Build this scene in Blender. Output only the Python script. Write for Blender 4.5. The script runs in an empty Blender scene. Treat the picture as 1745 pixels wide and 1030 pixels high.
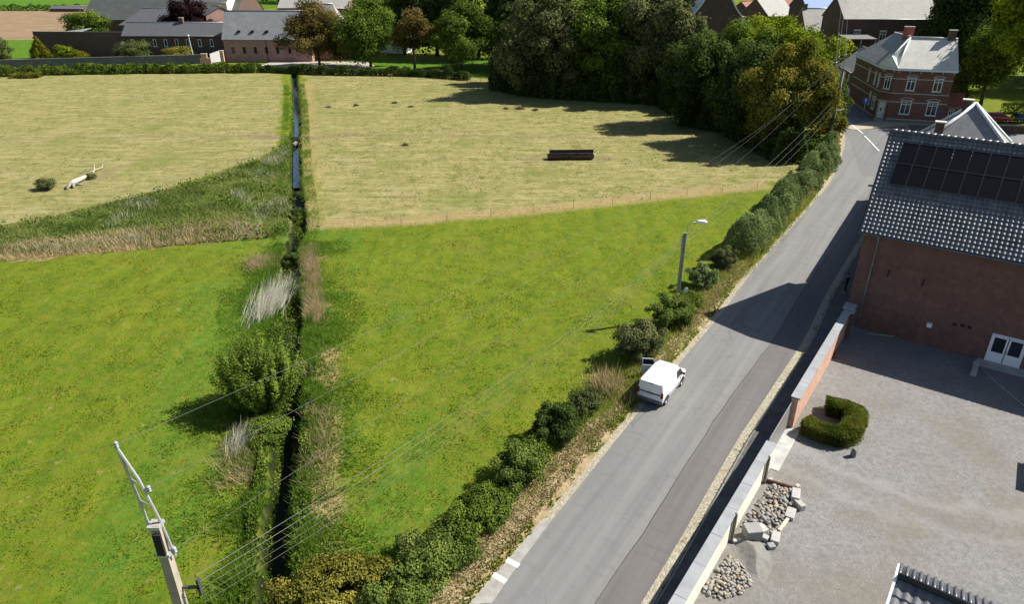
import bpy, math, random
import numpy as np
from mathutils import Vector, Matrix

# ---------------------------------------------------------------- camera, world, sun, exposure
S = bpy.context.scene
COL = S.collection
CAM_H, FPX, PITCH = 24.0, 1180.0, math.radians(26)
cd = bpy.data.cameras.new("camera")
cd.sensor_width = 36.0
cd.lens = FPX / 1745 * 36
cd.clip_start = 0.5
cd.clip_end = 6000
cam = bpy.data.objects.new("camera", cd)
COL.objects.link(cam)
cam.location = (0, 0, CAM_H)
cam.rotation_euler = (math.pi / 2 - PITCH, 0, 0)
S.camera = cam

SUN_EL = math.radians(45)
SUN_H = Vector((0.97, 0.245, 0)).normalized()          # horizontal direction towards the sun
SUN_AZ = math.atan2(SUN_H.x, SUN_H.y)
w = bpy.data.worlds.new("World")
S.world = w
w.use_nodes = True
nt = w.node_tree
sky = nt.nodes.new("ShaderNodeTexSky")
sky.sky_type = 'NISHITA'
sky.sun_disc = False
sky.sun_elevation = SUN_EL
sky.sun_rotation = SUN_AZ
bg = nt.nodes["Background"]
bg.inputs[1].default_value = 0.06
nt.links.new(sky.outputs[0], bg.inputs[0])
sl = bpy.data.lights.new("sun", 'SUN')
sl.energy = 5.0
sl.angle = math.radians(0.5)
sl.color = (1.0, 0.95, 0.86)
so = bpy.data.objects.new("sun", sl)
COL.objects.link(so)
sd = Vector((SUN_H.x * math.cos(SUN_EL), SUN_H.y * math.cos(SUN_EL), math.sin(SUN_EL)))
so.rotation_euler = sd.to_track_quat('Z', 'Y').to_euler()
so.location = (60, 20, 80)
S.view_settings.view_transform = 'Standard'
S.view_settings.look = 'None'
S.view_settings.exposure = 1.02
S.view_settings.gamma = 1.0
S.cycles.max_bounces = 5
S.cycles.transparent_max_bounces = 4

random.seed(7)
RNG = np.random.default_rng(7)

# ---------------------------------------------------------------- survey helpers: photo pixel -> place on the ground / on a plane
def ray(px, py):
    x = (px - 872.5) / FPX
    y = -(py - 515) / FPX
    c, s = math.cos(PITCH), math.sin(PITCH)
    return Vector((x, c + y * s, -s + y * c))
def gp(px, py, z=0.0):
    d = ray(px, py)
    t = (z - CAM_H) / d.z
    return Vector((d.x * t, d.y * t, z))
def atY(px, py, Y):
    d = ray(px, py)
    t = Y / d.y
    return Vector((d.x * t, Y, CAM_H + d.z * t))
def height_at(b, py):
    """height of the image row py above ground point b"""
    d = ray(872.5, py)
    return CAM_H + d.z * b.y / d.y

# ---------------------------------------------------------------- object helpers
def link(o, parent=None):
    COL.objects.link(o)
    if parent is not None:
        o.parent = parent
    return o
def tag(o, label=None, cat=None, group=None, kind=None):
    if label: o["label"] = label
    if cat: o["category"] = cat
    if group: o["group"] = group
    if kind: o["kind"] = kind
    return o
def empty(name, loc=(0, 0, 0), rz=0.0):
    o = bpy.data.objects.new(name, None)
    o.location = loc
    o.rotation_euler = (0, 0, rz)
    o.empty_display_size = 0.3
    return link(o)
def copy_tree(o, parent=None):
    c = o.copy()
    COL.objects.link(c)
    if parent is not None:
        c.parent = parent
    for ch in list(o.children):
        copy_tree(ch, c)
    return c

class MB:
    """collects shapes and links them as one mesh object"""
    def __init__(self):
        self.v, self.f, self.m = [], [], []
        self.slot = 0
    def add(self, vs, fs):
        o = len(self.v)
        self.v += [tuple(p) for p in vs]
        for q in fs:
            self.f.append(tuple(i + o for i in q))
            self.m.append(self.slot)
        return self
    def box(self, c, s, rz=0.0, M=None):
        hx, hy, hz = s[0] / 2, s[1] / 2, s[2] / 2
        vs = [Vector((x * hx, y * hy, z * hz)) for x in (-1, 1) for y in (-1, 1) for z in (-1, 1)]
        if M is None:
            M = Matrix.Rotation(rz, 3, 'Z')
        c = Vector(c)
        vs = [M @ p + c for p in vs]
        return self.add(vs, [(0, 1, 3, 2), (4, 6, 7, 5), (0, 4, 5, 1), (2, 3, 7, 6), (0, 2, 6, 4), (1, 5, 7, 3)])
    def quad(self, a, b, c, d):
        return self.add([a, b, c, d], [(0, 1, 2, 3)])
    def poly(self, pts):
        return self.add(pts, [tuple(range(len(pts)))])
    def prism(self, pts, z0, z1):
        n = len(pts)
        vs = [(p[0], p[1], z0) for p in pts] + [(p[0], p[1], z1) for p in pts]
        fs = [(i, (i + 1) % n, n + (i + 1) % n, n + i) for i in range(n)]
        fs += [tuple(reversed(range(n))), tuple(range(n, 2 * n))]
        return self.add(vs, fs)
    def slab(self, pts, t):
        """thin plate: polygon in space given a thickness t downwards along its normal"""
        pts = [Vector(p) for p in pts]
        n = (pts[1] - pts[0]).cross(pts[2] - pts[0]).normalized()
        if n.z < 0: n = -n
        k = len(pts)
        vs = pts + [p - n * t for p in pts]
        fs = [tuple(range(k)), tuple(reversed(range(k, 2 * k)))]
        fs += [(i, k + i, k + (i + 1) % k, (i + 1) % k) for i in range(k)]
        return self.add(vs, fs)
    def tube(self, pts, r, n=8, cap=True):
        pts = [Vector(p) for p in pts]
        rs = r if isinstance(r, (list, tuple)) else [r] * len(pts)
        vs, fs = [], []
        for i, p in enumerate(pts):
            t = (pts[min(i + 1, len(pts) - 1)] - pts[max(i - 1, 0)]).normalized()
            a = t.orthogonal().normalized() if abs(t.z) > .999 else t.cross(Vector((0, 0, 1))).normalized()
            b = t.cross(a)
            for k in range(n):
                g = 2 * math.pi * k / n
                vs.append(p + (a * math.cos(g) + b * math.sin(g)) * rs[i])
        for i in range(len(pts) - 1):
            for k in range(n):
                fs.append((i * n + k, i * n + (k + 1) % n, (i + 1) * n + (k + 1) % n, (i + 1) * n + k))
        if cap:
            fs.append(tuple(reversed(range(n))))
            fs.append(tuple(range((len(pts) - 1) * n, len(pts) * n)))
        return self.add(vs, fs)
    def build(self, name, mat, parent=None, smooth=False, bevel=0.0):
        me = bpy.data.meshes.new(name)
        me.from_pydata(self.v, [], self.f)
        mats = mat if isinstance(mat, (list, tuple)) else [mat]
        for m in mats: me.materials.append(m)
        if len(mats) > 1:
            me.polygons.foreach_set("material_index", self.m)
        me.update()
        me.polygons.foreach_set("use_smooth", [bool(smooth)] * len(me.polygons))
        if smooth == 'auto': me.set_sharp_from_angle(angle=math.radians(38))
        o = bpy.data.objects.new(name, me)
        if bevel:
            b = o.modifiers.new("bevel", 'BEVEL')
            b.width = bevel
            b.segments = 2
            b.limit_method = 'ANGLE'
        return link(o, parent)

def npmesh(name, V, Fq, mat, parent=None, tone=None, smooth=False, attrs=None):
    """mesh from arrays: V (n,3), Fq (m,k) with k = 3 or 4"""
    V = np.asarray(V, np.float32)
    Fq = np.asarray(Fq, np.int32)
    me = bpy.data.meshes.new(name)
    m, k = Fq.shape
    me.vertices.add(len(V)); me.vertices.foreach_set("co", V.ravel())
    me.loops.add(m * k); me.loops.foreach_set("vertex_index", Fq.ravel())
    me.polygons.add(m); me.polygons.foreach_set("loop_start", np.arange(0, m * k, k, dtype=np.int32))
    if tone is not None:
        a = me.attributes.new("tone", 'FLOAT', 'FACE'); a.data.foreach_set("value", np.asarray(tone, np.float32))
    if attrs:
        for kx, av in attrs.items():
            a = me.attributes.new(kx, 'FLOAT', 'POINT'); a.data.foreach_set("value", np.asarray(av, np.float32))
    me.update(calc_edges=True)
    me.validate()
    me.polygons.foreach_set("use_smooth", np.full(len(me.polygons), bool(smooth)))
    me.materials.append(mat)
    return link(bpy.data.objects.new(name, me), parent)

# value noise in numpy
_T = RNG.random((256, 256))
def vnoise(x, y):
    x = np.asarray(x, float); y = np.asarray(y, float)
    xi = np.floor(x).astype(int); yi = np.floor(y).astype(int)
    fx = x - xi; fy = y - yi
    fx = fx * fx * (3 - 2 * fx); fy = fy * fy * (3 - 2 * fy)
    g = lambda a, b: _T[a & 255, b & 255]
    return (g(xi, yi) * (1 - fx) + g(xi + 1, yi) * fx) * (1 - fy) + (g(xi, yi + 1) * (1 - fx) + g(xi + 1, yi + 1) * fx) * fy
def fbm(x, y, o=4):
    s = 0; a = .5; t = 0
    for i in range(o):
        s = s + a * vnoise(x * 2 ** i + 17.3 * i, y * 2 ** i + 9.1 * i); t += a; a *= .5
    return s / t
def smooth01(x):
    x = np.clip(x, 0, 1); return x * x * (3 - 2 * x)
def spline(pts, n):
    """Catmull-Rom through 2-D points, n samples evenly along its length"""
    P = np.array([(p[0], p[1]) for p in pts], float)
    P = np.vstack([2 * P[0] - P[1], P, 2 * P[-1] - P[-2]])
    out = []
    for i in range(1, len(P) - 2):
        t = np.linspace(0, 1, 24, endpoint=False)[:, None]
        a, b, c, d = P[i - 1], P[i], P[i + 1], P[i + 2]
        out.append(.5 * (2 * b + (c - a) * t + (2 * a - 5 * b + 4 * c - d) * t ** 2 + (3 * b - a - 3 * c + d) * t ** 3))
    out.append(P[-2][None]); Q = np.vstack(out)
    L = np.r_[0, np.cumsum(np.linalg.norm(np.diff(Q, axis=0), axis=1))]
    s = np.linspace(0, L[-1], n)
    return np.stack([np.interp(s, L, Q[:, 0]), np.interp(s, L, Q[:, 1])], 1)
def offset(P, d):
    t = np.gradient(P, axis=0); t /= np.linalg.norm(t, axis=1)[:, None]
    return P + np.stack([t[:, 1], -t[:, 0]], 1) * d          # positive = right of travel
def inpoly(x, y, poly):
    x = np.asarray(x); y = np.asarray(y); r = np.zeros(x.shape, bool)
    n = len(poly)
    for i in range(n):
        x1, y1 = poly[i][0], poly[i][1]; x2, y2 = poly[(i + 1) % n][0], poly[(i + 1) % n][1]
        if y1 == y2: continue
        r ^= ((y1 > y) != (y2 > y)) & (x < (x2 - x1) * (y - y1) / (y2 - y1) + x1)
    return r
def polydist(x, y, P):
    """distance to a polyline and the signed side"""
    d = np.full(np.shape(x), 1e9); 
    for i in range(len(P) - 1):
        ax, ay = P[i][0], P[i][1]; bx, by = P[i + 1][0] - ax, P[i + 1][1] - ay
        t = np.clip(((x - ax) * bx + (y - ay) * by) / (bx * bx + by * by + 1e-9), 0, 1)
        d = np.minimum(d, np.hypot(x - ax - t * bx, y - ay - t * by))
    return d

# ---------------------------------------------------------------- materials
class NT:
    def __init__(self, name):
        self.m = bpy.data.materials.new(name); self.m.use_nodes = True
        self.t = self.m.node_tree; self.t.nodes.clear()
        self.out = self.n("ShaderNodeOutputMaterial")
    def n(self, typ, **kw):
        x = self.t.nodes.new(typ)
        for k, v in kw.items(): setattr(x, k, v)
        return x
    def l(self, a, b): self.t.links.new(a, b)
    def set(self, sock, val):
        if hasattr(val, "is_output"): self.l(val, sock)
        else: sock.default_value = val
    def coord(self, which="Object"):
        return self.n("ShaderNodeTexCoord").outputs[which]
    def pos(self):
        return self.n("ShaderNodeNewGeometry").outputs["Position"]
    def noise(self, vec, scale, detail=4, rough=.55, out="Fac"):
        x = self.n("ShaderNodeTexNoise"); self.l(vec, x.inputs["Vector"])
        x.inputs["Scale"].default_value = scale; x.inputs["Detail"].default_value = detail; x.inputs["Roughness"].default_value = rough
        return x.outputs[out]
    def ramp(self, fac, stops):
        x = self.n("ShaderNodeValToRGB"); e = x.color_ramp.elements
        while len(e) < len(stops): e.new(0.5)
        for i, (p, c) in enumerate(stops):
            e[i].position = p; e[i].color = (*c, 1) if len(c) == 3 else c
        self.l(fac, x.inputs[0]); return x.outputs[0]
    def mix(self, f, a, b, mode='MIX'):
        x = self.n("ShaderNodeMix", data_type='RGBA', blend_type=mode)
        self.set(x.inputs[0], f)
        for s, v in ((x.inputs[6], a), (x.inputs[7], b)):
            self.set(s, v if hasattr(v, "is_output") else (*v[:3], 1))
        return x.outputs[2]
    def math(self, op, a, b=None, clamp=False):
        x = self.n("ShaderNodeMath", operation=op); x.use_clamp = clamp
        self.set(x.inputs[0], a)
        if b is not None: self.set(x.inputs[1], b)
        return x.outputs[0]
    def attr(self, name):
        return self.n("ShaderNodeAttribute", attribute_name=name).outputs["Fac"]
    def bump(self, h, dist=.02, strength=.6):
        x = self.n("ShaderNodeBump"); self.l(h, x.inputs["Height"]); x.inputs["Distance"].default_value = dist; x.inputs["Strength"].default_value = strength
        return x.outputs[0]
    def pbr(self, col, rough=.8, metal=0.0, normal=None, spec=.3):
        p = self.n("ShaderNodeBsdfPrincipled")
        self.set(p.inputs["Base Color"], col if hasattr(col, "is_output") else (*col, 1))
        self.set(p.inputs["Roughness"], rough); p.inputs["Metallic"].default_value = metal
        p.inputs["Specular IOR Level"].default_value = spec
        if normal is not None: self.l(normal, p.inputs["Normal"])
        self.l(p.outputs[0], self.out.inputs[0]); return self.m

def sc(c, k): return tuple(min(1, x * k) for x in c)
def m_plain(name, c, rough=.6, metal=0., var=.18, scale=3., bump=.0, spec=.4):
    t = NT(name); v = t.coord()
    f = t.noise(v, scale, 5)
    col = t.ramp(f, [(.3, sc(c, 1 - var)), (.7, sc(c, 1 + var))])
    nb = t.bump(t.noise(v, scale * 8, 4), bump) if bump else None
    return t.pbr(col, rough, metal, nb, spec)
def m_leaf(name, dark, light, trans=.32):
    t = NT(name)
    col = t.ramp(t.attr("tone"), [(0., dark), (.55, tuple((a + b) / 2 for a, b in zip(dark, light))), (1., light)])
    d = t.n("ShaderNodeBsdfDiffuse"); t.l(col, d.inputs[0])
    tr = t.n("ShaderNodeBsdfTranslucent"); t.l(col, tr.inputs[0])
    mx = t.n("ShaderNodeMixShader"); mx.inputs[0].default_value = trans
    t.l(d.outputs[0], mx.inputs[1]); t.l(tr.outputs[0], mx.inputs[2]); t.l(mx.outputs[0], t.out.inputs[0])
    return t.m
def m_brick(name, c1, c2, mortar, scale=1.0, dirt=.35, bw=.21, bh=.065):
    """brick by (x+y, z) of the object: right on walls along its x or y axis"""
    t = NT(name); v = t.coord()
    sp = t.n("ShaderNodeSeparateXYZ"); t.l(v, sp.inputs[0])
    cb = t.n("ShaderNodeCombineXYZ"); t.l(t.math('ADD', sp.outputs[0], sp.outputs[1]), cb.inputs[0]); t.l(sp.outputs[2], cb.inputs[1])
    b = t.n("ShaderNodeTexBrick"); t.l(cb.outputs[0], b.inputs["Vector"])
    b.inputs["Scale"].default_value = scale; b.inputs["Brick Width"].default_value = bw; b.inputs["Row Height"].default_value = bh
    b.inputs["Mortar Size"].default_value = .008; b.inputs["Color1"].default_value = (*c1, 1); b.inputs["Color2"].default_value = (*c2, 1); b.inputs["Mortar"].default_value = (*mortar, 1)
    big = t.noise(v, .5, 6, .65)
    col = t.mix(t.math('MULTIPLY', t.ramp(big, [(.35, (0, 0, 0)), (.7, (1, 1, 1))]), dirt), b.outputs[0], sc(c2, .45))
    patch = t.ramp(t.noise(v, 1.7, 5, .7), [(.5, (0, 0, 0)), (.62, (1, 1, 1))])
    col = t.mix(t.math('MULTIPLY', patch, .45), col, sc(c1, 1.5))
    return t.pbr(col, .9, 0, t.bump(b.outputs["Fac"], -.01, .5), .15)
def m_slate(name, c1, c2, rowh=.22, bw=.3, streak=(.5, .5, .5), streak_amt=.25):
    """slates: rows along the slope; v = world-up projected through z and y"""
    t = NT(name); v = t.coord()
    sp = t.n("ShaderNodeSeparateXYZ"); t.l(v, sp.inputs[0])
    cb = t.n("ShaderNodeCombineXYZ"); t.l(sp.outputs[0], cb.inputs[0]); t.l(t.math('MULTIPLY', sp.outputs[2], 1.4), cb.inputs[1])
    b = t.n("ShaderNodeTexBrick"); t.l(cb.outputs[0], b.inputs["Vector"]); b.inputs["Scale"].default_value = 1
    b.inputs["Brick Width"].default_value = bw; b.inputs["Row Height"].default_value = rowh; b.inputs["Mortar Size"].default_value = .012
    b.inputs["Color1"].default_value = (*c1, 1); b.inputs["Color2"].default_value = (*c2, 1); b.inputs["Mortar"].default_value = (*sc(c1, .4), 1)
    f = t.ramp(t.noise(v, .7, 7, .7), [(.4, (0, 0, 0)), (.68, (1, 1, 1))])
    col = t.mix(t.math('MULTIPLY', f, streak_amt), b.outputs[0], streak)
    col = t.mix(t.math('MULTIPLY', t.ramp(t.noise(v, 2.6, 5, .7), [(.5, (0, 0, 0)), (.7, (1, 1, 1))]), .3), col, sc(c1, .55))
    return t.pbr(col, .7, 0, t.bump(b.outputs["Fac"], -.012, .5), .3)
def m_asphalt(name, c, crack=True):
    t = NT(name); v = t.pos()
    fine = t.noise(v, 26, 3); big = t.noise(v, .35, 5, .6); mid = t.noise(v, 2.2, 5, .65)
    col = t.ramp(big, [(.3, sc(c, .84)), (.7, sc(c, 1.14))])
    col = t.mix(.45, col, t.ramp(mid, [(.3, sc(c, .78)), (.7, sc(c, 1.18))]))
    col = t.mix(.35, col, t.ramp(fine, [(.3, sc(c, .62)), (.7, sc(c, 1.4))]))
    sp = t.n("ShaderNodeSeparateXYZ"); t.l(v, sp.inputs[0])
    u = t.math('SUBTRACT', t.math('MULTIPLY', sp.outputs[0], .84), t.math('MULTIPLY', sp.outputs[1], .54)); w_ = t.math('ADD', t.math('MULTIPLY', sp.outputs[0], .54), t.math('MULTIPLY', sp.outputs[1], .84))
    cb = t.n("ShaderNodeCombineXYZ"); t.l(t.math('MULTIPLY', u, 1.5), cb.inputs[0]); t.l(t.math('MULTIPLY', w_, .05), cb.inputs[1])
    col = t.mix(.5, col, t.ramp(t.noise(cb.outputs[0], 1., 5, .6), [(.32, sc(c, .70)), (.5, c), (.68, sc(c, 1.28))]))
    cb2 = t.n("ShaderNodeCombineXYZ"); t.l(t.math('MULTIPLY', u, .5), cb2.inputs[0]); t.l(t.math('MULTIPLY', w_, 2.2), cb2.inputs[1])
    col = t.mix(t.math('MULTIPLY', t.ramp(t.noise(cb2.outputs[0], 1., 4, .7), [(.56, (0, 0, 0)), (.66, (1, 1, 1))]), .22), col, sc(c, .55))
    stain = t.ramp(t.noise(v, .75, 6, .75), [(.6, (0, 0, 0)), (.7, (1, 1, 1))])
    col = t.mix(t.math('MULTIPLY', stain, .3), col, sc(c, .6))
    if crack:
        ds = t.n("ShaderNodeVectorMath", operation='ADD'); t.l(v, ds.inputs[0])
        nz = t.n("ShaderNodeVectorMath", operation='SCALE'); t.l(t.noise(v, 1.4, 4, .6, "Color"), nz.inputs[0]); nz.inputs["Scale"].default_value = .8
        t.l(nz.outputs[0], ds.inputs[1])
        vo = t.n("ShaderNodeTexVoronoi", feature='DISTANCE_TO_EDGE'); t.l(ds.outputs[0], vo.inputs["Vector"]); vo.inputs["Scale"].default_value = .42
        line = t.ramp(vo.outputs[0], [(.0, (1, 1, 1)), (.022, (0, 0, 0))])
        where = t.ramp(t.noise(v, .16, 3), [(.48, (0, 0, 0)), (.58, (1, 1, 1))])
        k = t.math('MULTIPLY', line, where)
        col = t.mix(t.math('MULTIPLY', k, .45), col, sc(c, .35))
        specks = t.ramp(t.noise(v, 5.5, 2, .4), [(.74, (0, 0, 0)), (.78, (1, 1, 1))])
        col = t.mix(t.math('MULTIPLY', specks, .25), col, sc(c, 1.7))
    return t.pbr(col, .85, 0, t.bump(fine, .008, .5), .25)
def m_gravel(name, c, warm):
    t = NT(name); v = t.pos()
    fine = t.noise(v, 18, 5, .75); mid = t.noise(v, 3.2, 6, .7); big = t.noise(v, .22, 5, .6)
    vo = t.n("ShaderNodeTexVoronoi"); t.l(v, vo.inputs["Vector"]); vo.inputs["Scale"].default_value = 16
    col = t.ramp(fine, [(.25, sc(c, .5)), (.5, c), (.75, sc(c, 1.5))])
    col = t.mix(.4, col, t.ramp(vo.outputs["Color"], [(.1, sc(c, .55)), (.9, sc(c, 1.35))]))
    col = t.mix(t.math('MULTIPLY', t.ramp(mid, [(.45, (0, 0, 0)), (.62, (1, 1, 1))]), .5), col, sc(c, .58))
    col = t.mix(t.math('MULTIPLY', t.ramp(big, [(.45, (0, 0, 0)), (.62, (1, 1, 1))]), .45), col, warm)
    col = t.mix(t.math('MULTIPLY', t.ramp(t.noise(v, .55, 6, .75), [(.52, (0, 0, 0)), (.64, (1, 1, 1))]), .4), col, sc(c, .66))
    if name == "yard_gravel":
        dv = t.n("ShaderNodeVectorMath", operation='DISTANCE'); t.l(v, dv.inputs[0]); dv.inputs[1].default_value = (25.4, 37.0, 0)
        dn = t.math('ADD', dv.outputs["Value"], t.math('MULTIPLY', t.noise(v, .5, 4), 2.4))
        for r0, am in ((12.6, .28), (14.6, .2)):
            band = t.math('SUBTRACT', 1., t.math('MULTIPLY', t.math('ABSOLUTE', t.math('SUBTRACT', dn, r0)), 1.7), True)
            col = t.mix(t.math('MULTIPLY', band, am), col, sc(c, 1.5))
    weeds = t.ramp(t.noise(v, 1.3, 5, .75), [(.63, (0, 0, 0)), (.72, (1, 1, 1))])
    col = t.mix(t.math('MULTIPLY', weeds, .45), col, (.085, .08, .035))
    return t.pbr(col, .95, 0, t.bump(fine, .03, .8), .1)

# ---------------------------------------------------------------- setting: lines measured from the survey
DITCH = spline([(-60, 200)] + [tuple(gp(*p)[:2]) for p in [(500, 125), (504, 180), (503, 235), (503, 300), (508, 385), (495, 430), (497, 560), (492, 690), (482, 800), (470, 900), (464, 1030)]] + [(-8.6, 12), (-7.5, 4)], 260)
HEDGE = spline([(-9, 11)] + [tuple(gp(*p)[:2]) for p in [(720, 1030), (840, 900), (960, 770), (1065, 680), (1130, 600), (1195, 520), (1270, 450), (1380, 330), (1412, 272)]] + [(47, 104), (50, 112)], 200)
ROAD_L = spline([(-6.5, 12.5)] + [tuple(gp(*p)[:2]) for p in [(845, 1000), (955, 870), (1095, 695), (1225, 540), (1290, 455), (1400, 330), (1425, 290)]] + [(48.6, 101), (53, 111), (58.5, 124), (63, 140), (70, 160)], 220)
FIELD = [tuple(p) for p in HEDGE] + [(46, 130), (10, 146), (-40, 168), (-62, 178), (-150, 174), (-150, 3), (-9, 3)]
def pxpoly(L): return [tuple(gp(*p)[:2]) for p in L]
DRY_R = pxpoly([(513, 112), (640, 118), (850, 124), (960, 140), (1150, 160), (1270, 215), (1380, 280), (1345, 300), (1300, 321), (1150, 336), (900, 362), (700, 380), (530, 388), (522, 300), (514, 200)])
DRY_L = [(-150, 80)] + pxpoly([(0, 385), (180, 348), (330, 308), (440, 272), (490, 245), (484, 190), (484, 120), (440, 112), (0, 126)]) + [(-150, 178)]
ROUGH = [(-150, 84)] + pxpoly([(0, 387), (180, 350), (330, 310), (440, 274), (492, 245), (503, 240), (505, 400), (440, 408), (200, 428), (0, 438)]) + [(-150, 62)]
STRAW = [(-150, 66)] + pxpoly([(0, 420), (120, 405), (230, 392), (400, 378), (430, 385), (440, 405), (200, 430), (0, 446)]) + [(-150, 60)]

def axis(*segs):
    out = []
    for a, b, s in segs: out += list(np.arange(a, b, s))
    return np.array(out + [segs[-1][1]])
GX = axis((-420, -160, 20), (-160, -70, 1.2), (-70, -34, .5), (-34, 16, .22), (16, 60, .5), (60, 130, 4), (130, 420, 30))
GY = axis((-40, 4, 4), (4, 62, .25), (62, 112, .5), (112, 185, 1.0), (185, 300, 8), (300, 900, 50))
def ditch_dist(x, y):
    return polydist(x, y, DITCH[::2])
def ground_z(x, y):
    x = np.asarray(x, float); y = np.asarray(y, float)
    inf = inpoly(x, y, FIELD)
    hd = smooth01(polydist(x, y, HEDGE[::4]) / 3.0)
    b = (fbm(x * .35, y * .35) - .5) * .22 + (fbm(x * 1.6 + 40, y * 1.6, 3) - .5) * .10
    z = np.where(inf, b * hd, -.06 + 0 * x)
    near = np.abs(x + 20) < 48
    d = np.full(x.shape, 99.)
    if np.any(near): d[near] = ditch_dist(x[near], y[near])
    d = d + (fbm(x * .9, y * .9, 3) - .5) * .5
    prof = smooth01((.74 - d) / .26)
    z = z - np.where(y < 176, prof * np.where(y < 62, 1.2, 1.4), 0)
    return z
X, Y = np.meshgrid(GX, GY)
Z = ground_z(X, Y)
shp = X.shape
nz = lambda s, o=4, k=0.: fbm(X * s + k, Y * s - k, o)
def softpoly(poly, wob=1.2, s=.35, k=0.):
    xx = X + (nz(s, 4, k) - .5) * wob * 2; yy = Y + (nz(s, 4, k + 31) - .5) * wob * 2
    return inpoly(xx, yy, poly).astype(float)
dd = np.full(shp, 99.); nr = np.abs(X + 20) < 48; dd[nr] = ditch_dist(X[nr], Y[nr])
dry = np.maximum(softpoly(DRY_R, .8), softpoly(DRY_L, 1.2))
dry = np.where((Y > 64) & (dd < 2.6 + (nz(.5) - .5) * 2), 0, dry)
rough = softpoly(ROUGH, 1.5)
straw = softpoly(STRAW, 1.4)
# lighter dry margins: along both fence lines and beside the lower ditch, where the reeds were left standing
margin = smooth01((2.2 - polydist(X, Y, np.array(pxpoly([(522, 140), (522, 260), (524, 387)])))) / 1.6) * .8
margin = np.maximum(margin, smooth01((2.2 - polydist(X, Y, np.array(pxpoly([(530, 384), (700, 376), (900, 359), (1150, 332), (1295, 318)])))) / 1.6) * .9)
lo = (Y < 62) & (X > np.interp(Y, DITCH[::-1, 1], DITCH[::-1, 0]))
margin = np.maximum(margin, np.where(lo, smooth01((1.3 - np.abs(dd - 2.1 + (nz(.6) - .5))) / .8) * (nz(.25, 3, 5) > .38), 0))
lush = smooth01((5.5 - np.abs(dd - 4.2)) / 3) * smooth01((nz(.16, 4, 12) - .38) * 6) * (Y < 66)
lush = np.maximum(lush, softpoly(pxpoly([(540, 960), (560, 880), (690, 800), (800, 830), (700, 960)]), 1.5) * .9)
mud_shade = smooth01((.84 - (dd + (fbm(X * .9, Y * .9, 3) - .5) * .5)) / .16) * (Y < 178)
track = smooth01((1.7 - polydist(X, Y, np.array(pxpoly([(415, 231), (505, 237), (600, 230)]))) + (nz(.5) - .5) * 2) / 1.2)
track = np.maximum(track, .8 * smooth01((.55 - np.minimum(polydist(X, Y, np.array(pxpoly([(0, 238), (250, 233), (430, 231)]))), polydist(X, Y, np.array(pxpoly([(600, 230), (800, 232), (1150, 236)]))))) / .4))
track = np.maximum(track, .8 * smooth01((2.2 - polydist(X, Y, np.array(pxpoly([(905, 272), (1030, 270)])))) / 2.0) * (nz(.7, 4, 3) > .42))
track = np.maximum(track, .55 * smooth01((1.6 - polydist(X, Y, np.array(pxpoly([(150, 312), (200, 284)])))) / 1.6))
# the earth bridge that carries the cow track over the ditch
bx = gp(505, 236); over = smooth01((1.9 - np.abs(Y - bx.y)) / .7) * (dd < 3)
Z = Z * (1 - over) + .02 * over
n_, m_ = shp
idx = np.arange(n_ * m_).reshape(shp)
Fq = np.stack([idx[:-1, :-1], idx[:-1, 1:], idx[1:, 1:], idx[1:, :-1]], -1).reshape(-1, 4)

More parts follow.
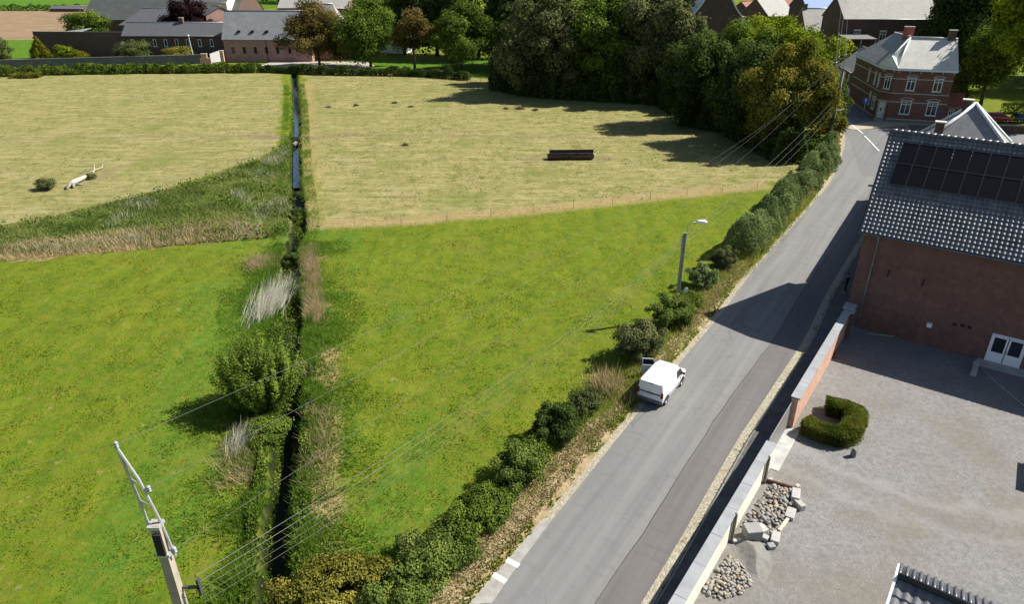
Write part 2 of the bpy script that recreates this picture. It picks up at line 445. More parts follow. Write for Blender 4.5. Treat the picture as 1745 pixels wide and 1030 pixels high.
def ground_material():
    t = NT("meadow"); v = t.pos()
    big = t.noise(v, .07, 4, .6); mid = t.noise(v, .5, 6, .65); sm = t.noise(v, 2.2, 6, .7); fine = t.noise(v, 9, 5, .75)
    g = t.ramp(big, [(.35, (.088, .138, .009)), (.65, (.122, .155, .012))])
    g = t.mix(t.ramp(mid, [(.42, (0, 0, 0)), (.66, (1, 1, 1))]), g, (.068, .118, .008))
    g = t.mix(t.math('MULTIPLY', t.ramp(sm, [(.5, (0, 0, 0)), (.66, (1, 1, 1))]), .55), g, (.160, .145, .022))
    g = t.mix(t.math('MULTIPLY', t.ramp(t.noise(v, .9, 5, .7), [(.54, (0, 0, 0)), (.68, (1, 1, 1))]), .4), g, (.135, .115, .034))
    g = t.mix(t.math('MULTIPLY', t.attr("lush"), .8), g, t.ramp(sm, [(.35, (.040, .105, .010)), (.65, (.085, .160, .018))]))
    d = t.ramp(mid, [(.3, (.200, .176, .070)), (.7, (.275, .240, .105))])
    d = t.mix(t.math('MULTIPLY', t.ramp(t.noise(v, .35, 6, .75), [(.47, (0, 0, 0)), (.62, (1, 1, 1))]), .75), d, (.135, .145, .036))
    d = t.mix(t.math('MULTIPLY', t.ramp(sm, [(.5, (0, 0, 0)), (.62, (1, 1, 1))]), .62), d, (.120, .125, .038))
    d = t.mix(t.math('MULTIPLY', t.ramp(t.noise(v, .75, 6, .75), [(.50, (0, 0, 0)), (.62, (1, 1, 1))]), .75), d, (.080, .098, .024))
    d = t.mix(t.math('MULTIPLY', t.ramp(t.noise(v, 3.0, 5, .75), [(.53, (0, 0, 0)), (.62, (1, 1, 1))]), .42), d, (.105, .105, .032))
    d = t.mix(t.math('MULTIPLY', t.ramp(t.noise(v, .6, 5, .7), [(.52, (0, 0, 0)), (.64, (1, 1, 1))]), .4), d, (.30, .235, .10))
    sp = t.n("ShaderNodeSeparateXYZ"); t.l(v, sp.inputs[0])
    def streak(ax, ay, k):
        cb = t.n("ShaderNodeCombineXYZ"); t.l(t.math('MULTIPLY', sp.outputs[0], ax), cb.inputs[0]); t.l(t.math('MULTIPLY', sp.outputs[1], ay), cb.inputs[1]); cb.inputs[2].default_value = k
        return t.noise(cb.outputs[0], 1., 4, .6)
    g = t.mix(t.math('MULTIPLY', t.ramp(streak(.8, .07, 3), [(.45, (0, 0, 0)), (.68, (1, 1, 1))]), .5), g, (.150, .170, .016))
    g = t.mix(t.math('MULTIPLY', t.ramp(streak(1.1, .09, 8), [(.54, (0, 0, 0)), (.7, (1, 1, 1))]), .4), g, (.070, .110, .010))
    g = t.mix(t.math('MULTIPLY', t.ramp(t.noise(v, 1.5, 6, .72), [(.5, (0, 0, 0)), (.62, (1, 1, 1))]), .36), g, (.175, .145, .024))
    g = t.mix(t.math('MULTIPLY', t.ramp(t.noise(v, .8, 6, .72), [(.53, (0, 0, 0)), (.66, (1, 1, 1))]), .6), g, (.042, .095, .012))
    g = t.mix(t.math('MULTIPLY', t.ramp(t.noise(v, 1.1, 5, .7), [(.63, (0, 0, 0)), (.7, (1, 1, 1))]), .75), g, (.24, .19, .085))
    g = t.mix(t.math('MULTIPLY', t.ramp(t.noise(v, .11, 4, .6), [(.52, (0, 0, 0)), (.68, (1, 1, 1))]), .35), g, (.165, .150, .030))
    d = t.mix(t.math('MULTIPLY', t.ramp(streak(.12, .9, 5), [(.48, (0, 0, 0)), (.66, (1, 1, 1))]), .45), d, (.335, .290, .150))
    d = t.mix(t.math('MULTIPLY', t.ramp(streak(.10, .7, 1), [(.54, (0, 0, 0)), (.68, (1, 1, 1))]), .5), d, (.115, .135, .036))
    d = t.mix(t.math('MULTIPLY', t.ramp(t.noise(v, .09, 4, .6), [(.54, (0, 0, 0)), (.66, (1, 1, 1))]), .55), d, (.130, .150, .035))
    c = t.mix(t.attr("dry"), g, d)
    r = t.ramp(sm, [(.35, (.05, .085, .013)), (.55, (.085, .11, .024)), (.75, (.17, .165, .07))])
    c = t.mix(t.attr("rough"), c, r)
    s = t.ramp(sm, [(.3, (.17, .12, .05)), (.7, (.27, .2, .1))])
    c = t.mix(t.attr("straw"), c, s)
    c = t.mix(t.math('MULTIPLY', t.attr("margin"), .85), c, t.ramp(sm, [(.3, (.2, .14, .055)), (.7, (.32, .25, .12))]))
    c = t.mix(t.attr("track"), c, t.ramp(sm, [(.3, (.11, .085, .045)), (.7, (.25, .20, .12))]))
    c = t.mix(t.attr("mud_shade"), c, t.ramp(sm, [(.4, (.010, .013, .006)), (.7, (.024, .032, .011))]))  # mud blackened past its own tone to stand in for ditch shade
    c = t.mix(t.math('MULTIPLY', t.ramp(fine, [(.5, (0, 0, 0)), (.7, (1, 1, 1))]), .35), c, t.mix(.5, c, (.02, .03, .004)))
    h = t.math('ADD', t.math('MULTIPLY', sm, .6), t.math('MULTIPLY', fine, .4))
    return t.pbr(c, .95, 0, t.bump(h, .16, .9), .05)
M_ground = ground_material()
V = np.stack([X.ravel(), Y.ravel(), Z.ravel()], 1)
g = npmesh("ground", V, Fq, M_ground, smooth=True, attrs=dict(dry=dry.ravel(), rough=rough.ravel(), straw=straw.ravel(), margin=margin.ravel(), lush=lush.ravel(), mud_shade=mud_shade.ravel(), track=track.ravel()))
tag(g, kind="structure")
# the land beyond, out to the horizon
far = MB()
for (a, b, c, d) in [(-4000, 4000, 900, 5000), (-4000, -420, -600, 900), (420, 4000, -600, 900), (-420, 420, -600, -40)]:
    far.quad((a, c, -.06), (b, c, -.06), (b, d, -.06), (a, d, -.06))
t_ = NT("far_fields"); v_ = t_.pos()
tag(far.build("fields", t_.pbr(t_.ramp(t_.noise(v_, .006, 3), [(.4, (.05, .085, .012)), (.6, (.2, .16, .07))]), .95, spec=.05)), kind="structure")

def ribbon(name, A, B, z, mat, nac=1, zfun=None, kind="structure"):
    n = len(A); V = []; 
    for k in range(nac + 1):
        f = k / nac; P = A * (1 - f) + B * f
        zz = np.full(n, z) if zfun is None else zfun(P[:, 0], P[:, 1], f)
        V.append(np.column_stack([P, zz]))
    V = np.stack(V, 1).reshape(-1, 3); w_ = nac + 1
    i = np.arange(n - 1)[:, None] * w_ + np.arange(nac)[None]
    Fq = np.stack([i, i + 1, i + 1 + w_, i + w_], -1).reshape(-1, 4)
    return tag(npmesh(name, V, Fq, mat, smooth=nac > 1), kind=kind)

# water lying in the ditch
t_ = NT("ditch_water")
wat = t_.pbr((.010, .024, .050), .04, 0, t_.bump(t_.noise(t_.pos(), 5, 3), .02, .25), .6)  # blue base colour stands in for sky mirrored in the water
dz = lambda d0: np.full(len(DITCH), d0)
kw = int(np.argmin(np.abs(DITCH[:, 1] - 82)))
ribbon("water", offset(DITCH[8:kw], -.4), offset(DITCH[8:kw], .4), -.82, wat, 2)
t_ = NT("murky_water")
ribbon("water", offset(DITCH[kw:], -.7), offset(DITCH[kw:], .7), -1.02, t_.pbr((.010, .013, .007), .55, spec=.1), 2)

# verge: the mown brown strip between hedge and gutter
RL = ROAD_L
ra = np.linspace(0, 1, 300)
def resamp(P, n): 
    return spline(P[::6], n)
VL = resamp(HEDGE[:190], 420)
VR = resamp(offset(RL[:175], -.38), 420)
t_ = NT("verge_grass"); v_ = t_.pos()
c_ = t_.ramp(t_.noise(v_, 2.4, 6, .72), [(.3, (.17, .125, .055)), (.5, (.32, .25, .14)), (.72, (.44, .36, .23))])
c_ = t_.mix(t_.math('MULTIPLY', t_.ramp(t_.noise(v_, .8, 5, .7), [(.52, (0, 0, 0)), (.64, (1, 1, 1))]), .75), c_, (.07, .085, .015))
M_verge = t_.pbr(c_, .95, 0, t_.bump(t_.noise(v_, 11, 5, .8), .1, .9), .05)
vz = lambda x, y, f: .012 + .30 * (1 - f) ** 1.3 * np.ones_like(x) + (fbm(x * 1.8, y * 1.8, 3) - .5) * .16 * min(1, 4 * f) * (1 - f)
ribbon("verge", VL, VR, 0, M_verge, 8, vz)
VLb = offset(VL, -2.2)
ribbon("verge_bank", VLb, VL, 0, M_ground, 4, lambda x, y, f: -.02 + .33 * smooth01(f) * np.ones_like(x))

# road
M_road = m_asphalt("asphalt", (.15, .148, .145))
M_patch = m_asphalt("asphalt_strip", (.112, .106, .104), False)
ROAD_W = 6.35
ww = np.interp(RL[:, 1], [10, 21, 35, 46, 78, 90, 101, 115], [5.45, 5.5, 5.75, 6.2, 6.35, 6.7, 7.6, 9])
RR = RL.copy(); tt = np.gradient(RL, axis=0); tt /= np.linalg.norm(tt, axis=1)[:, None]
nn_ = np.stack([tt[:, 1], -tt[:, 0]], 1)
RR = RL + nn_ * ww[:, None]
k_road = 220
road_mb = ribbon("road", RL[:k_road], RR[:k_road], .0, M_road, 6)
# later reinstated strip along the right-hand side, with its tarred joint
k2 = 165
joint = RL[:k2] + nn_[:k2] * (ww[:k2] - 1.7 + .12 * np.sin(np.arange(k2) * .09) + .10 * (vnoise(np.arange(k2) * .5, 0 * np.arange(k2) + 3) - .5))[:, None]
ribbon("road_strip", joint, RR[:k2], .004, M_patch, 2)
t_ = NT("tar_joint"); v_ = t_.pos()
ribbon("road_joint", joint - nn_[:k2] * (.012 + .03 * vnoise(np.arange(k2) * .31, 0 * np.arange(k2)))[:, None], joint + nn_[:k2] * .012, .008, t_.pbr((.05, .048, .047), .8))
# gutters: pale concrete and setts either side
t_ = NT("gutter"); v_ = t_.pos()
vo_ = t_.n("ShaderNodeTexVoronoi"); t_.l(v_, vo_.inputs["Vector"]); vo_.inputs["Scale"].default_value = 8.5
c_ = t_.ramp(vo_.outputs["Color"], [(.15, (.25, .225, .17)), (.85, (.38, .35, .28))])
vd_ = t_.n("ShaderNodeTexVoronoi", feature='DISTANCE_TO_EDGE'); t_.l(v_, vd_.inputs["Vector"]); vd_.inputs["Scale"].default_value = 8.5
c_ = t_.mix(t_.ramp(vd_.outputs[0], [(.0, (1, 1, 1)), (.12, (0, 0, 0))]), c_, (.17, .15, .10))
c_ = t_.mix(t_.ramp(t_.noise(v_, 1.1, 5, .7), [(.58, (0, 0, 0)), (.66, (1, 1, 1))]), c_, (.12, .11, .045))
M_gut = t_.pbr(c_, .9, 0, t_.bump(vd_.outputs[0], .04, .6), .1)
ribbon("gutter", RL[:178] - nn_[:178] * .55, RL[:178] + nn_[:178] * .0, .010, M_gut, 2)
ribbon("gutter", RR[:165], RR[:165] + nn_[:165] * .48, .010, M_gut, 2)
# pavement on the wall side
t_ = NT("pavement"); v_ = t_.pos()
c_ = t_.ramp(t_.noise(v_, 1.2, 6, .7), [(.3, (.07, .068, .066)), (.7, (.13, .125, .12))])
M_pave = t_.pbr(c_, .9, 0, t_.bump(t_.noise(v_, 14, 4), .02, .6), .15)
# reaches the foot of the yard wall and of the brick building
_wd = np.array([-.575, -.818]) / math.hypot(.575, .818); _wn = np.array([-_wd[1], _wd[0]]); _w0 = np.array(gp(1443, 566)[:2]) - _wn * .36
_g0 = np.array(gp(1437, 552)[:2]); _gd = np.array([.54, .84]) / math.hypot(.54, .84); _gn = np.array([_gd[1], -_gd[0]])
PA_ = RR[:165] + nn_[:165] * .48
def _hit(P, N, p0, n): return ((p0 - P) @ n) / (N @ n)
tw_ = np.where(PA_[:, 1] < 44.6, _hit(PA_, nn_[:165], _w0, _wn), _hit(PA_, nn_[:165], _g0 - _gn * .02, _gn))
PB_ = PA_ + nn_[:165] * np.clip(tw_, .3, 6)[:, None]
ribbon("pavement", PA_, PB_, .09, M_pave, 2)
A_ = RR[:165] + nn_[:165] * .46; B_ = RR[:165] + nn_[:165] * .58
ribbon("kerb", A_, B_, .10, m_plain("kerb_stone", (.24, .23, .21), .9, bump=.02), 2, lambda x, y, f: min(1, 2 * f) * .1 * np.ones_like(x))
# concrete access on the near left with its white bars
acc = [tuple(gp(*p)[:2]) for p in [(770, 1030), (800, 985), (880, 915), (930, 884), (940, 888), (868, 985), (838, 1030)]]
mb = MB(); mb.poly([(x, y, .016) for x, y in acc])
t_ = NT("access_concrete"); v_ = t_.pos()
tag(mb.build("pavement", t_.pbr(t_.ramp(t_.noise(v_, 2.5, 6, .7), [(.3, (.19, .18, .165)), (.7, (.31, .3, .275))]), .9)), kind="structure")
M_paint = m_plain("road_paint", (.72, .72, .70), .7, var=.15, scale=14)
for (a, b) in (((857, 952), (884, 966)), ((836, 977), (862, 993))):
    p, q = gp(*a), gp(*b); d_ = (q - p).normalized(); n2 = Vector((-d_.y, d_.x, 0)) * .13
    mb = MB(); mb.quad(p - n2 + Vector((0, 0, .021)), q - n2 + Vector((0, 0, .021)), q + n2 + Vector((0, 0, .021)), p + n2 + Vector((0, 0, .021)))
    tag(mb.build("road_marking", M_paint), kind="structure")
# junction by the corner house
JN = pxpoly([(1440, 222), (1470, 215), (1500, 215), (1610, 214), (1745, 222), (1745, 262), (1500, 300), (1470, 300)])
mb = MB(); mb.poly([(x, y, .006) for x, y in JN]); tag(mb.build("side_road", m_asphalt("asphalt_far", (.13, .13, .13), False)), kind="structure")
mb = MB(); mb.poly([(x, y, .06) for x, y in pxpoly([(1440, 219), (1452, 212), (1480, 208), (1505, 207), (1612, 209), (1620, 213), (1520, 216), (1460, 222)])])
tag(mb.build("pavement", m_plain("pale_paving", (.30, .26, .18), .9)), kind="structure")
for a, b in (((1446, 208), (1470, 228)), ((1473, 232), (1498, 258))):
    p, q = gp(*a), gp(*b); d_ = (q - p).normalized(); n2 = Vector((-d_.y, d_.x, 0)) * .09
    mb = MB(); z3 = Vector((0, 0, .064)); mb.quad(p - n2 + z3, q - n2 + z3, q + n2 + z3, p + n2 + z3)
    tag(mb.build("road_marking", M_paint), kind="structure")

# gravel yard
M_gravel = m_gravel("yard_gravel", (.195, .19, .186), (.14, .12, .085))
mb = MB(); mb.poly([(6.55, 19.15, .03), (2.6, 12.4, .03), (1.6, 8, .03), (62, 8, .03), (62, 24, .03), (24.4, 46.3, .03)])
tag(mb.build("gravel_yard", M_gravel), kind="structure")

# land round the far farm
def sheet(name, pts, z, mat): 
    mb = MB(); mb.poly([(p[0], p[1], z) for p in pts]); return tag(mb.build(name, mat), kind="structure")
t_ = NT("lawn"); v_ = t_.pos()
M_lawn = t_.pbr(t_.ramp(t_.noise(v_, .4, 6, .7), [(.35, (.045, .115, .008)), (.65, (.085, .15, .015))]), .95, 0, t_.bump(t_.noise(v_, 6, 4), .1, .8), .05)
t_ = NT("ploughed_earth"); v_ = t_.pos(); wv = t_.n("ShaderNodeTexWave", bands_direction='Y'); t_.l(v_, wv.inputs["Vector"]); wv.inputs["Scale"].default_value = .12; wv.inputs["Distortion"].default_value = 5; wv.inputs["Detail"].default_value = 4
M_plough = t_.pbr(t_.mix(.5, t_.ramp(wv.outputs[1], [(.2, (.15, .10, .062)), (.8, (.26, .185, .115))]), t_.ramp(t_.noise(v_, .12, 5, .7), [(.35, (.13, .09, .055)), (.65, (.27, .19, .12))])), .95, 0, None, .05)
sheet("ploughed_field", [(-330, 470), (-330, 262), (-175, 262), (-120, 250), (-95, 250), (-95, 300), (-160, 395), (-210, 430)], .0, M_plough)
sheet("lawn", [(-190, 180), (-190, 262), (-137, 262), (-137, 200), (-128, 192)], .006, M_lawn)
sheet("lawn", pxpoly([(600, 122), (640, 124), (800, 131), (900, 138)]) + [(8, 205), (-48, 205)], .006, M_lawn)
sheet("farm_meadow", [(-420, 435), (-420, 700), (-150, 700), (-150, 400), (-215, 432)], .003, M_lawn)
sheet("farm_road", pxpoly([(425, 118), (500, 119), (600, 121), (640, 112)]) + [(-40, 200), (-66, 200)], .010, m_plain("pale_concrete_road", (.34, .30, .26), .9, scale=.5))

# ---------------------------------------------------------------- vegetation
def unit(n):
    v = RNG.normal(size=(n, 3)); return v / np.linalg.norm(v, axis=1)[:, None]
def leaf_mesh(name, P, N, size, tone, mat, parent=None, asp=.8):
    n = len(P)
    N = N / (np.linalg.norm(N, axis=1)[:, None] + 1e-9)
    r = unit(n); T = np.cross(N, r); T /= np.linalg.norm(T, axis=1)[:, None] + 1e-9
    B = np.cross(N, T); s = np.asarray(size)[:, None]
    bend = N * s * .12
    V = np.stack([P - T * s * .5 - bend, P - B * s * .5 * asp + bend, P + T * s * .5 - bend, P + B * s * .5 * asp + bend], 1).reshape(-1, 3)
    return npmesh(name, V, np.arange(4 * n).reshape(-1, 4), mat, parent, np.clip(tone, 0, 1))
def crown_points(R, n, shape='round', nclump=60, clump=.28, rough=.25, tone_var=.35, z_tone=.0):
    """leaves on many clumps spread through an ellipsoid of radii R centred on the origin"""
    R = np.array(R)
    u = unit(nclump); rad = RNG.uniform(.25, 1.0, nclump) ** .45 * (1 - clump * .6) * (1 + (RNG.random(nclump) - .5) * rough)
    c = u * rad[:, None]
    if shape == 'cone':
        h = RNG.random(nclump) ** .8; a = RNG.random(nclump) * 2 * np.pi; rr = (1.02 - h) * (.55 + .45 * RNG.random(nclump) ** .5)
        c = np.stack([np.cos(a) * rr, np.sin(a) * rr, h * 2 - 1], 1)
    elif shape == 'full':
        k = 1.0 / np.maximum(.62, np.sqrt(np.clip(1 - .8 * np.clip(-c[:, 2], 0, 1) ** 2, .1, 1))) if False else np.where(c[:, 2] < 0, np.minimum(1.0 / np.sqrt(np.clip(1 - c[:, 2] ** 2, .15, 1)), 1.5), 1.0); c[:, :2] *= k[:, None]
    elif shape == 'egg':
        k = np.clip(1 - .42 * np.clip(c[:, 2], -.3, 1), .3, 1.1); c[:, :2] *= k[:, None]
    elif shape == 'flatbase':
        c[:, 2] = np.where(c[:, 2] < -.35, -.35 + (c[:, 2] + .35) * .35, c[:, 2])
    cs = clump * (.6 + .8 * RNG.random(nclump))
    if shape == 'cone': cs = cs * (1.15 - .6 * (c[:, 2] * .5 + .5))
    k = RNG.choice(nclump, n, p=cs ** 2 / np.sum(cs ** 2))
    d = unit(n); d[:, 2] = np.abs(d[:, 2]) * np.where(RNG.random(n) < .72, 1, -1)
    rr = RNG.random(n) ** .33 * (1 + .25 * RNG.normal(size=n) * .5)
    P = (c[k] + d * (cs[k] * rr)[:, None]) * R
    N = d + (P / R) / (np.linalg.norm(P / R, axis=1)[:, None] + .2) * .45 + RNG.normal(size=(n, 3)) * .32 + np.array([0, 0, .2])
    ct = RNG.normal(size=nclump) * tone_var * .5 + .5
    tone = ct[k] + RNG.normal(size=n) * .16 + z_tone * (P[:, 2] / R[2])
    return P, N, tone
BARK = m_plain("bark", (.075, .058, .042), .95, var=.35, scale=1.5, bump=.05)
BARK_PALE = m_plain("pale_bark", (.20, .18, .15), .95, var=.3, scale=1.5, bump=.05)
LEAF = {
    'green': m_leaf("leaf_green", (.032, .070, .012), (.185, .245, .038)),
    'bright': m_leaf("leaf_bright", (.062, .115, .010), (.300, .350, .026), .35),
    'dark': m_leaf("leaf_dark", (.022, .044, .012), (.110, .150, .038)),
    'olive': m_leaf("leaf_olive", (.038, .056, .020), (.215, .225, .090)),
    'brown': m_leaf("leaf_brown", (.048, .048, .014), (.270, .200, .062)),
    'rust': m_leaf("leaf_rust", (.060, .080, .014), (.290, .255, .048)),
    'purple': m_leaf("leaf_purple", (.014, .007, .009), (.050, .026, .028)),
    'willow': m_leaf("leaf_willow", (.040, .060, .016), (.150, .170, .062)),
    'hedge': m_leaf("leaf_hedge", (.050, .092, .018), (.205, .255, .058)),
    'yellow': m_leaf("leaf_yellow", (.065, .085, .008), (.185, .175, .018)),
    'box': m_leaf("leaf_box", (.040, .070, .010), (.180, .195, .034)),
    'blue': m_leaf("leaf_blue", (.070, .115, .038), (.270, .330, .125)),
}
def trunk_mesh(h, r, lean=(0, 0), limbs=5, crown_r=3., crown_h=4.):
    m = MB(); pts, rs = [], []
    for i in range(6):
        f = i / 5; pts.append((lean[0] * f * f + .08 * r * math.sin(9 * f), lean[1] * f * f, h * f)); rs.append(r * (1.25 if i == 0 else 1 - .45 * f))
    m.tube(pts, rs, 9)
    top = Vector(pts[-1])
    for k in range(limbs):
        a = 2 * math.pi * k / limbs + random.random() * .8; rr = crown_r * random.uniform(.45, .75); zz = crown_h * random.uniform(.35, .9)
        p0 = Vector(pts[3]) if k % 2 else Vector(pts[4])
        m.tube([p0, p0 + Vector((math.cos(a) * rr * .45, math.sin(a) * rr * .45, zz * .55)), p0 + Vector((math.cos(a) * rr, math.sin(a) * rr, zz))], [r * .42, r * .26, r * .07], 6)
    m.tube([top, top + Vector((0, 0, crown_h * .8))], [r * .5, r * .08], 6)
    return m
def tree(name, base, top_z, half_w, kind, label, cat="tree", shape='egg', clear=.12, n=9000, leaf=.5, nclump=70, clump=.27, ry=None, group=None, trunk_r=None, tv=.4, zt=.12, bark=None, rough=.3):
    """a tree standing at base, its crown filling from clear*top_z to top_z"""
    o = empty(name, base)
    tag(o, label, cat, group)
    z0 = top_z * clear; rz = (top_z - z0) / 2
    ry = ry or half_w * .9
    P, N, tone = crown_points((half_w, ry, rz), n, shape, nclump, clump, rough, tv, zt)
    P[:, 2] += z0 + rz
    P[:, 2] = np.maximum(P[:, 2], .15)
    leaf_mesh("crown", P, N, leaf * RNG.uniform(.6, 1.35, n), tone, LEAF[kind], o)
    tr = trunk_r or max(.12, top_z * .022)
    trunk_mesh(max(.5, z0 + rz * .7), tr, (0, 0), 6, half_w, rz).build("trunk", bark or BARK, o, True)
    return o
def ptree(name, bx, by, ty, hw, kind, label, **kw):
    """tree located from the survey: foot (bx, by), top row ty, half width hw in survey units"""
    b = gp(bx, by); s = b.y / math.cos(PITCH) * .93 / FPX
    return tree(name, b, height_at(b, ty), hw * s * 1.05, kind, label, **kw)
def shrub(name, base, r, h, kind, label, cat="shrub", n=3500, leaf=.16, group=None, ry=None, rz_=0., nclump=40, clump=.32, shape='flatbase', tv=.4, stems=5, rough=.35):
    o = empty(name, base, rz_); tag(o, label, cat, group)
    P, N, tone = crown_points((r, ry or r, h / 2), n, shape, nclump, clump, rough, tv, .12)
    P[:, 2] = np.maximum(P[:, 2] + h * .5, .03)
    leaf_mesh("foliage", P, N, leaf * RNG.uniform(.6, 1.4, n), tone, LEAF[kind], o)
    m = MB()
    for k in range(stems):
        a = 2 * math.pi * k / stems + random.random(); q = random.uniform(.2, .55) * r
        m.tube([(.05 * math.cos(a), .05 * math.sin(a), -.05), (q * .5 * math.cos(a), q * .5 * math.sin(a), h * .35), (q * math.cos(a), q * math.sin(a), h * .7)], [.04, .03, .012], 5)
    m.build("stem", BARK, o, True)
    return o
def blades(name, P, h, wd, lean, tone, mat, parent=None, seg=1, dirs=None):
    """grass blades: one tapering triangle each, leaning"""
    n = len(P); a = RNG.random(n) * 2 * np.pi
    L = np.stack([np.cos(a), np.sin(a), np.zeros(n)], 1) * (lean * RNG.random(n))[:, None] * np.asarray(h)[:, None]
    if dirs is not None: L = L * .6 + dirs * np.asarray(h)[:, None]
    b = RNG.random(n) * 2 * np.pi
    Wv = np.stack([np.cos(b), np.sin(b), np.zeros(n)], 1) * np.asarray(wd)[:, None] * .5
    T = P + L; T[:, 2] += h
    V = np.stack([P - Wv, P + Wv, T], 1).reshape(-1, 3)
    return npmesh(name, V, np.arange(3 * n).reshape(-1, 3), mat, parent, np.clip(tone, 0, 1))
def scatter(poly, n):
    p = np.array(poly); lo, hi = p.min(0), p.max(0); out = np.zeros((0, 2))
    while len(out) < n:
        q = RNG.random((n * 2, 2)) * (hi - lo) + lo; out = np.vstack([out, q[inpoly(q[:, 0], q[:, 1], poly)]])
    return out[:n]
_gi = lambda A: (np.searchsorted(GX, A[:, 0]).clip(1, len(GX) - 1), np.searchsorted(GY, A[:, 1]).clip(1, len(GY) - 1))
def zg(A):
    i, j = _gi(A)
    return np.minimum(np.minimum(Z[j, i], Z[j - 1, i]), np.minimum(Z[j, i - 1], Z[j - 1, i - 1]))
def at3(A, dz=0.): return np.column_stack([A, zg(A) + dz])
GRASS = {
    'green': m_leaf("blade_green", (.110, .170, .010), (.190, .220, .018), .6),
    'lush': m_leaf("blade_lush", (.060, .140, .014), (.170, .270, .034), .55),
    'tan': m_leaf("blade_tan", (.24, .18, .085), (.52, .42, .24), .3),
    'pale': m_leaf("blade_pale", (.30, .29, .22), (.60, .58, .47), .3),
    'weed': m_leaf("blade_weed", (.065, .110, .018), (.270, .280, .095), .4),
    'brown': m_leaf("blade_brown", (.25, .19, .10), (.50, .41, .26), .3),
}
# --- grass and weeds: nobody could count them
NEARG = pxpoly([(0, 1030), (0, 440), (440, 412), (530, 392), (900, 366), (1290, 325), (1180, 470), (1010, 680), (700, 1000), (690, 1030)]) + [(-4, 12), (-30, 12)]
A = scatter(NEARG, 130000)
keep = RNG.random(len(A)) < np.clip(1.2 - (A[:, 1] - 18) / 75, .2, 1)
A = A[keep]; dA = np.full(len(A), 99.); kk = np.abs(A[:, 0] + 16) < 20; dA[kk] = ditch_dist(A[kk, 0], A[kk, 1])
A = A[dA > 1.2]; n = len(A); tn = fbm(A[:, 0] * .5, A[:, 1] * .5) * 1.1 - .1 + RNG.normal(size=n) * .18
hh = (.03 + .11 * np.clip(fbm(A[:, 0] * .9 + 9, A[:, 1] * .9, 4) * 2 - .75, 0, 1)) * RNG.uniform(.6, 1.4, n)
tag(blades("meadow_grass", at3(A), hh, .05 + .05 * RNG.random(n), 1.3, tn, GRASS['green']), "short green grass growing over the near meadow", "grass", kind="stuff")
A = scatter(DRY_R + [], 26000); A2 = scatter(DRY_L, 26000); A = np.vstack([A, A2]); A = A[fbm(A[:, 0] * .45, A[:, 1] * .45, 4) > .5]; n = len(A)
tag(blades("dry_grass", at3(A), .06 + .10 * RNG.random(n), .10 + .1 * RNG.random(n), 1.6, RNG.random(n), m_leaf("blade_dry", (.11, .125, .03), (.29, .25, .10), .25)), "dry tufts standing in the parched upper meadow", "grass", kind="stuff")
A = scatter(ROUGH, 80000); n = len(A); cl = fbm(A[:, 0] * .35, A[:, 1] * .35)
tag(blades("weeds", at3(A), (.15 + .6 * np.clip(cl * 1.8 - .5, 0, 1)) * RNG.uniform(.5, 1.2, n), .05 + .07 * RNG.random(n), 1.5, (fbm(A[:, 0] * .16, A[:, 1] * .3 + 5) - .5) * 2.6 + .5 + RNG.normal(size=n) * .22, GRASS['weed']), "tall dark weeds in the strip between the meadows", "weeds", kind="stuff")
A = scatter(ROUGH, 30000); A = A[fbm(A[:, 0] * .22 + 8, A[:, 1] * .4 + 2) > .65]; n = len(A)
tag(blades("pale_weeds", at3(A), RNG.uniform(.5, 1.1, n), .02 + .03 * RNG.random(n), .9, RNG.random(n), GRASS['pale']), "pale bleached stalks among the dark weeds between the meadows", "weeds", kind="stuff")
A = scatter(ROUGH, 26000); A = A[fbm(A[:, 0] * .25 + 1, A[:, 1] * .4 + 9) > .57]; n = len(A)
tag(leaf_mesh("nettles", at3(A) + np.column_stack([np.zeros((n, 2)), RNG.random(n) * .8]), unit(n) * .7 + [0, 0, .6], .26 * RNG.uniform(.6, 1.4, n), .45 + RNG.normal(size=n) * .22, LEAF['green']), "dark nettle patches in the weedy strip between the meadows", "weeds", kind="stuff")
A = scatter(STRAW, 36000); n = len(A)
tag(blades("straw", at3(A), RNG.uniform(.25, .7, n), .03 + .04 * RNG.random(n), 1.0, .25 + .75 * RNG.random(n), GRASS['tan']), "straw coloured long grass edging the green meadow", "grass", kind="stuff")
def along(P, lo, hi, d0, d1, n, jit=.0):
    """n points along a path between fractions lo..hi, offset d0..d1 to its right"""
    f = (RNG.random(n) * (hi - lo) + lo) * (len(P) - 1); i = np.clip(f.astype(int), 0, len(P) - 2); r = (f - i)[:, None]
    q = P[i] * (1 - r) + P[i + 1] * r; t = P[i + 1] - P[i]; t /= np.linalg.norm(t, axis=1)[:, None] + 1e-9
    return q + np.stack([t[:, 1], -t[:, 0]], 1) * (RNG.random(n) * (d1 - d0) + d0)[:, None]
fr = lambda y: float(np.interp(-y, -DITCH[:, 1], np.arange(len(DITCH)))) / (len(DITCH) - 1)
# travel along DITCH runs towards the camera: its right-hand side is west (picture left)
lo_, hi_ = fr(62), fr(17)
A = np.vstack([along(DITCH, lo_, hi_, .55, 5.5, 50000), along(DITCH, lo_, hi_, -5.5, -.55, 50000), along(DITCH, lo_, hi_, .5, 1.7, 24000), along(DITCH, lo_, hi_, -1.6, -.5, 16000), along(DITCH, fr(160), lo_, .6, 2.2, 9000), along(DITCH, fr(160), lo_, -2.2, -.6, 9000)]); n = len(A)
cl = fbm(A[:, 0] * .5 + 3, A[:, 1] * .5)
cl = np.clip((cl - .3) * 2.2, 0, 1)
db = polydist(A[:, 0], A[:, 1], DITCH[::2]); kp = RNG.random(n) < np.clip(1.5 - db / 3.6 + (fbm(A[:, 0] * .3, A[:, 1] * .3 + 7) - .5) * 2.2, 0, 1); A = A[kp]; cl = cl[kp]; db = db[kp]; n = len(A)
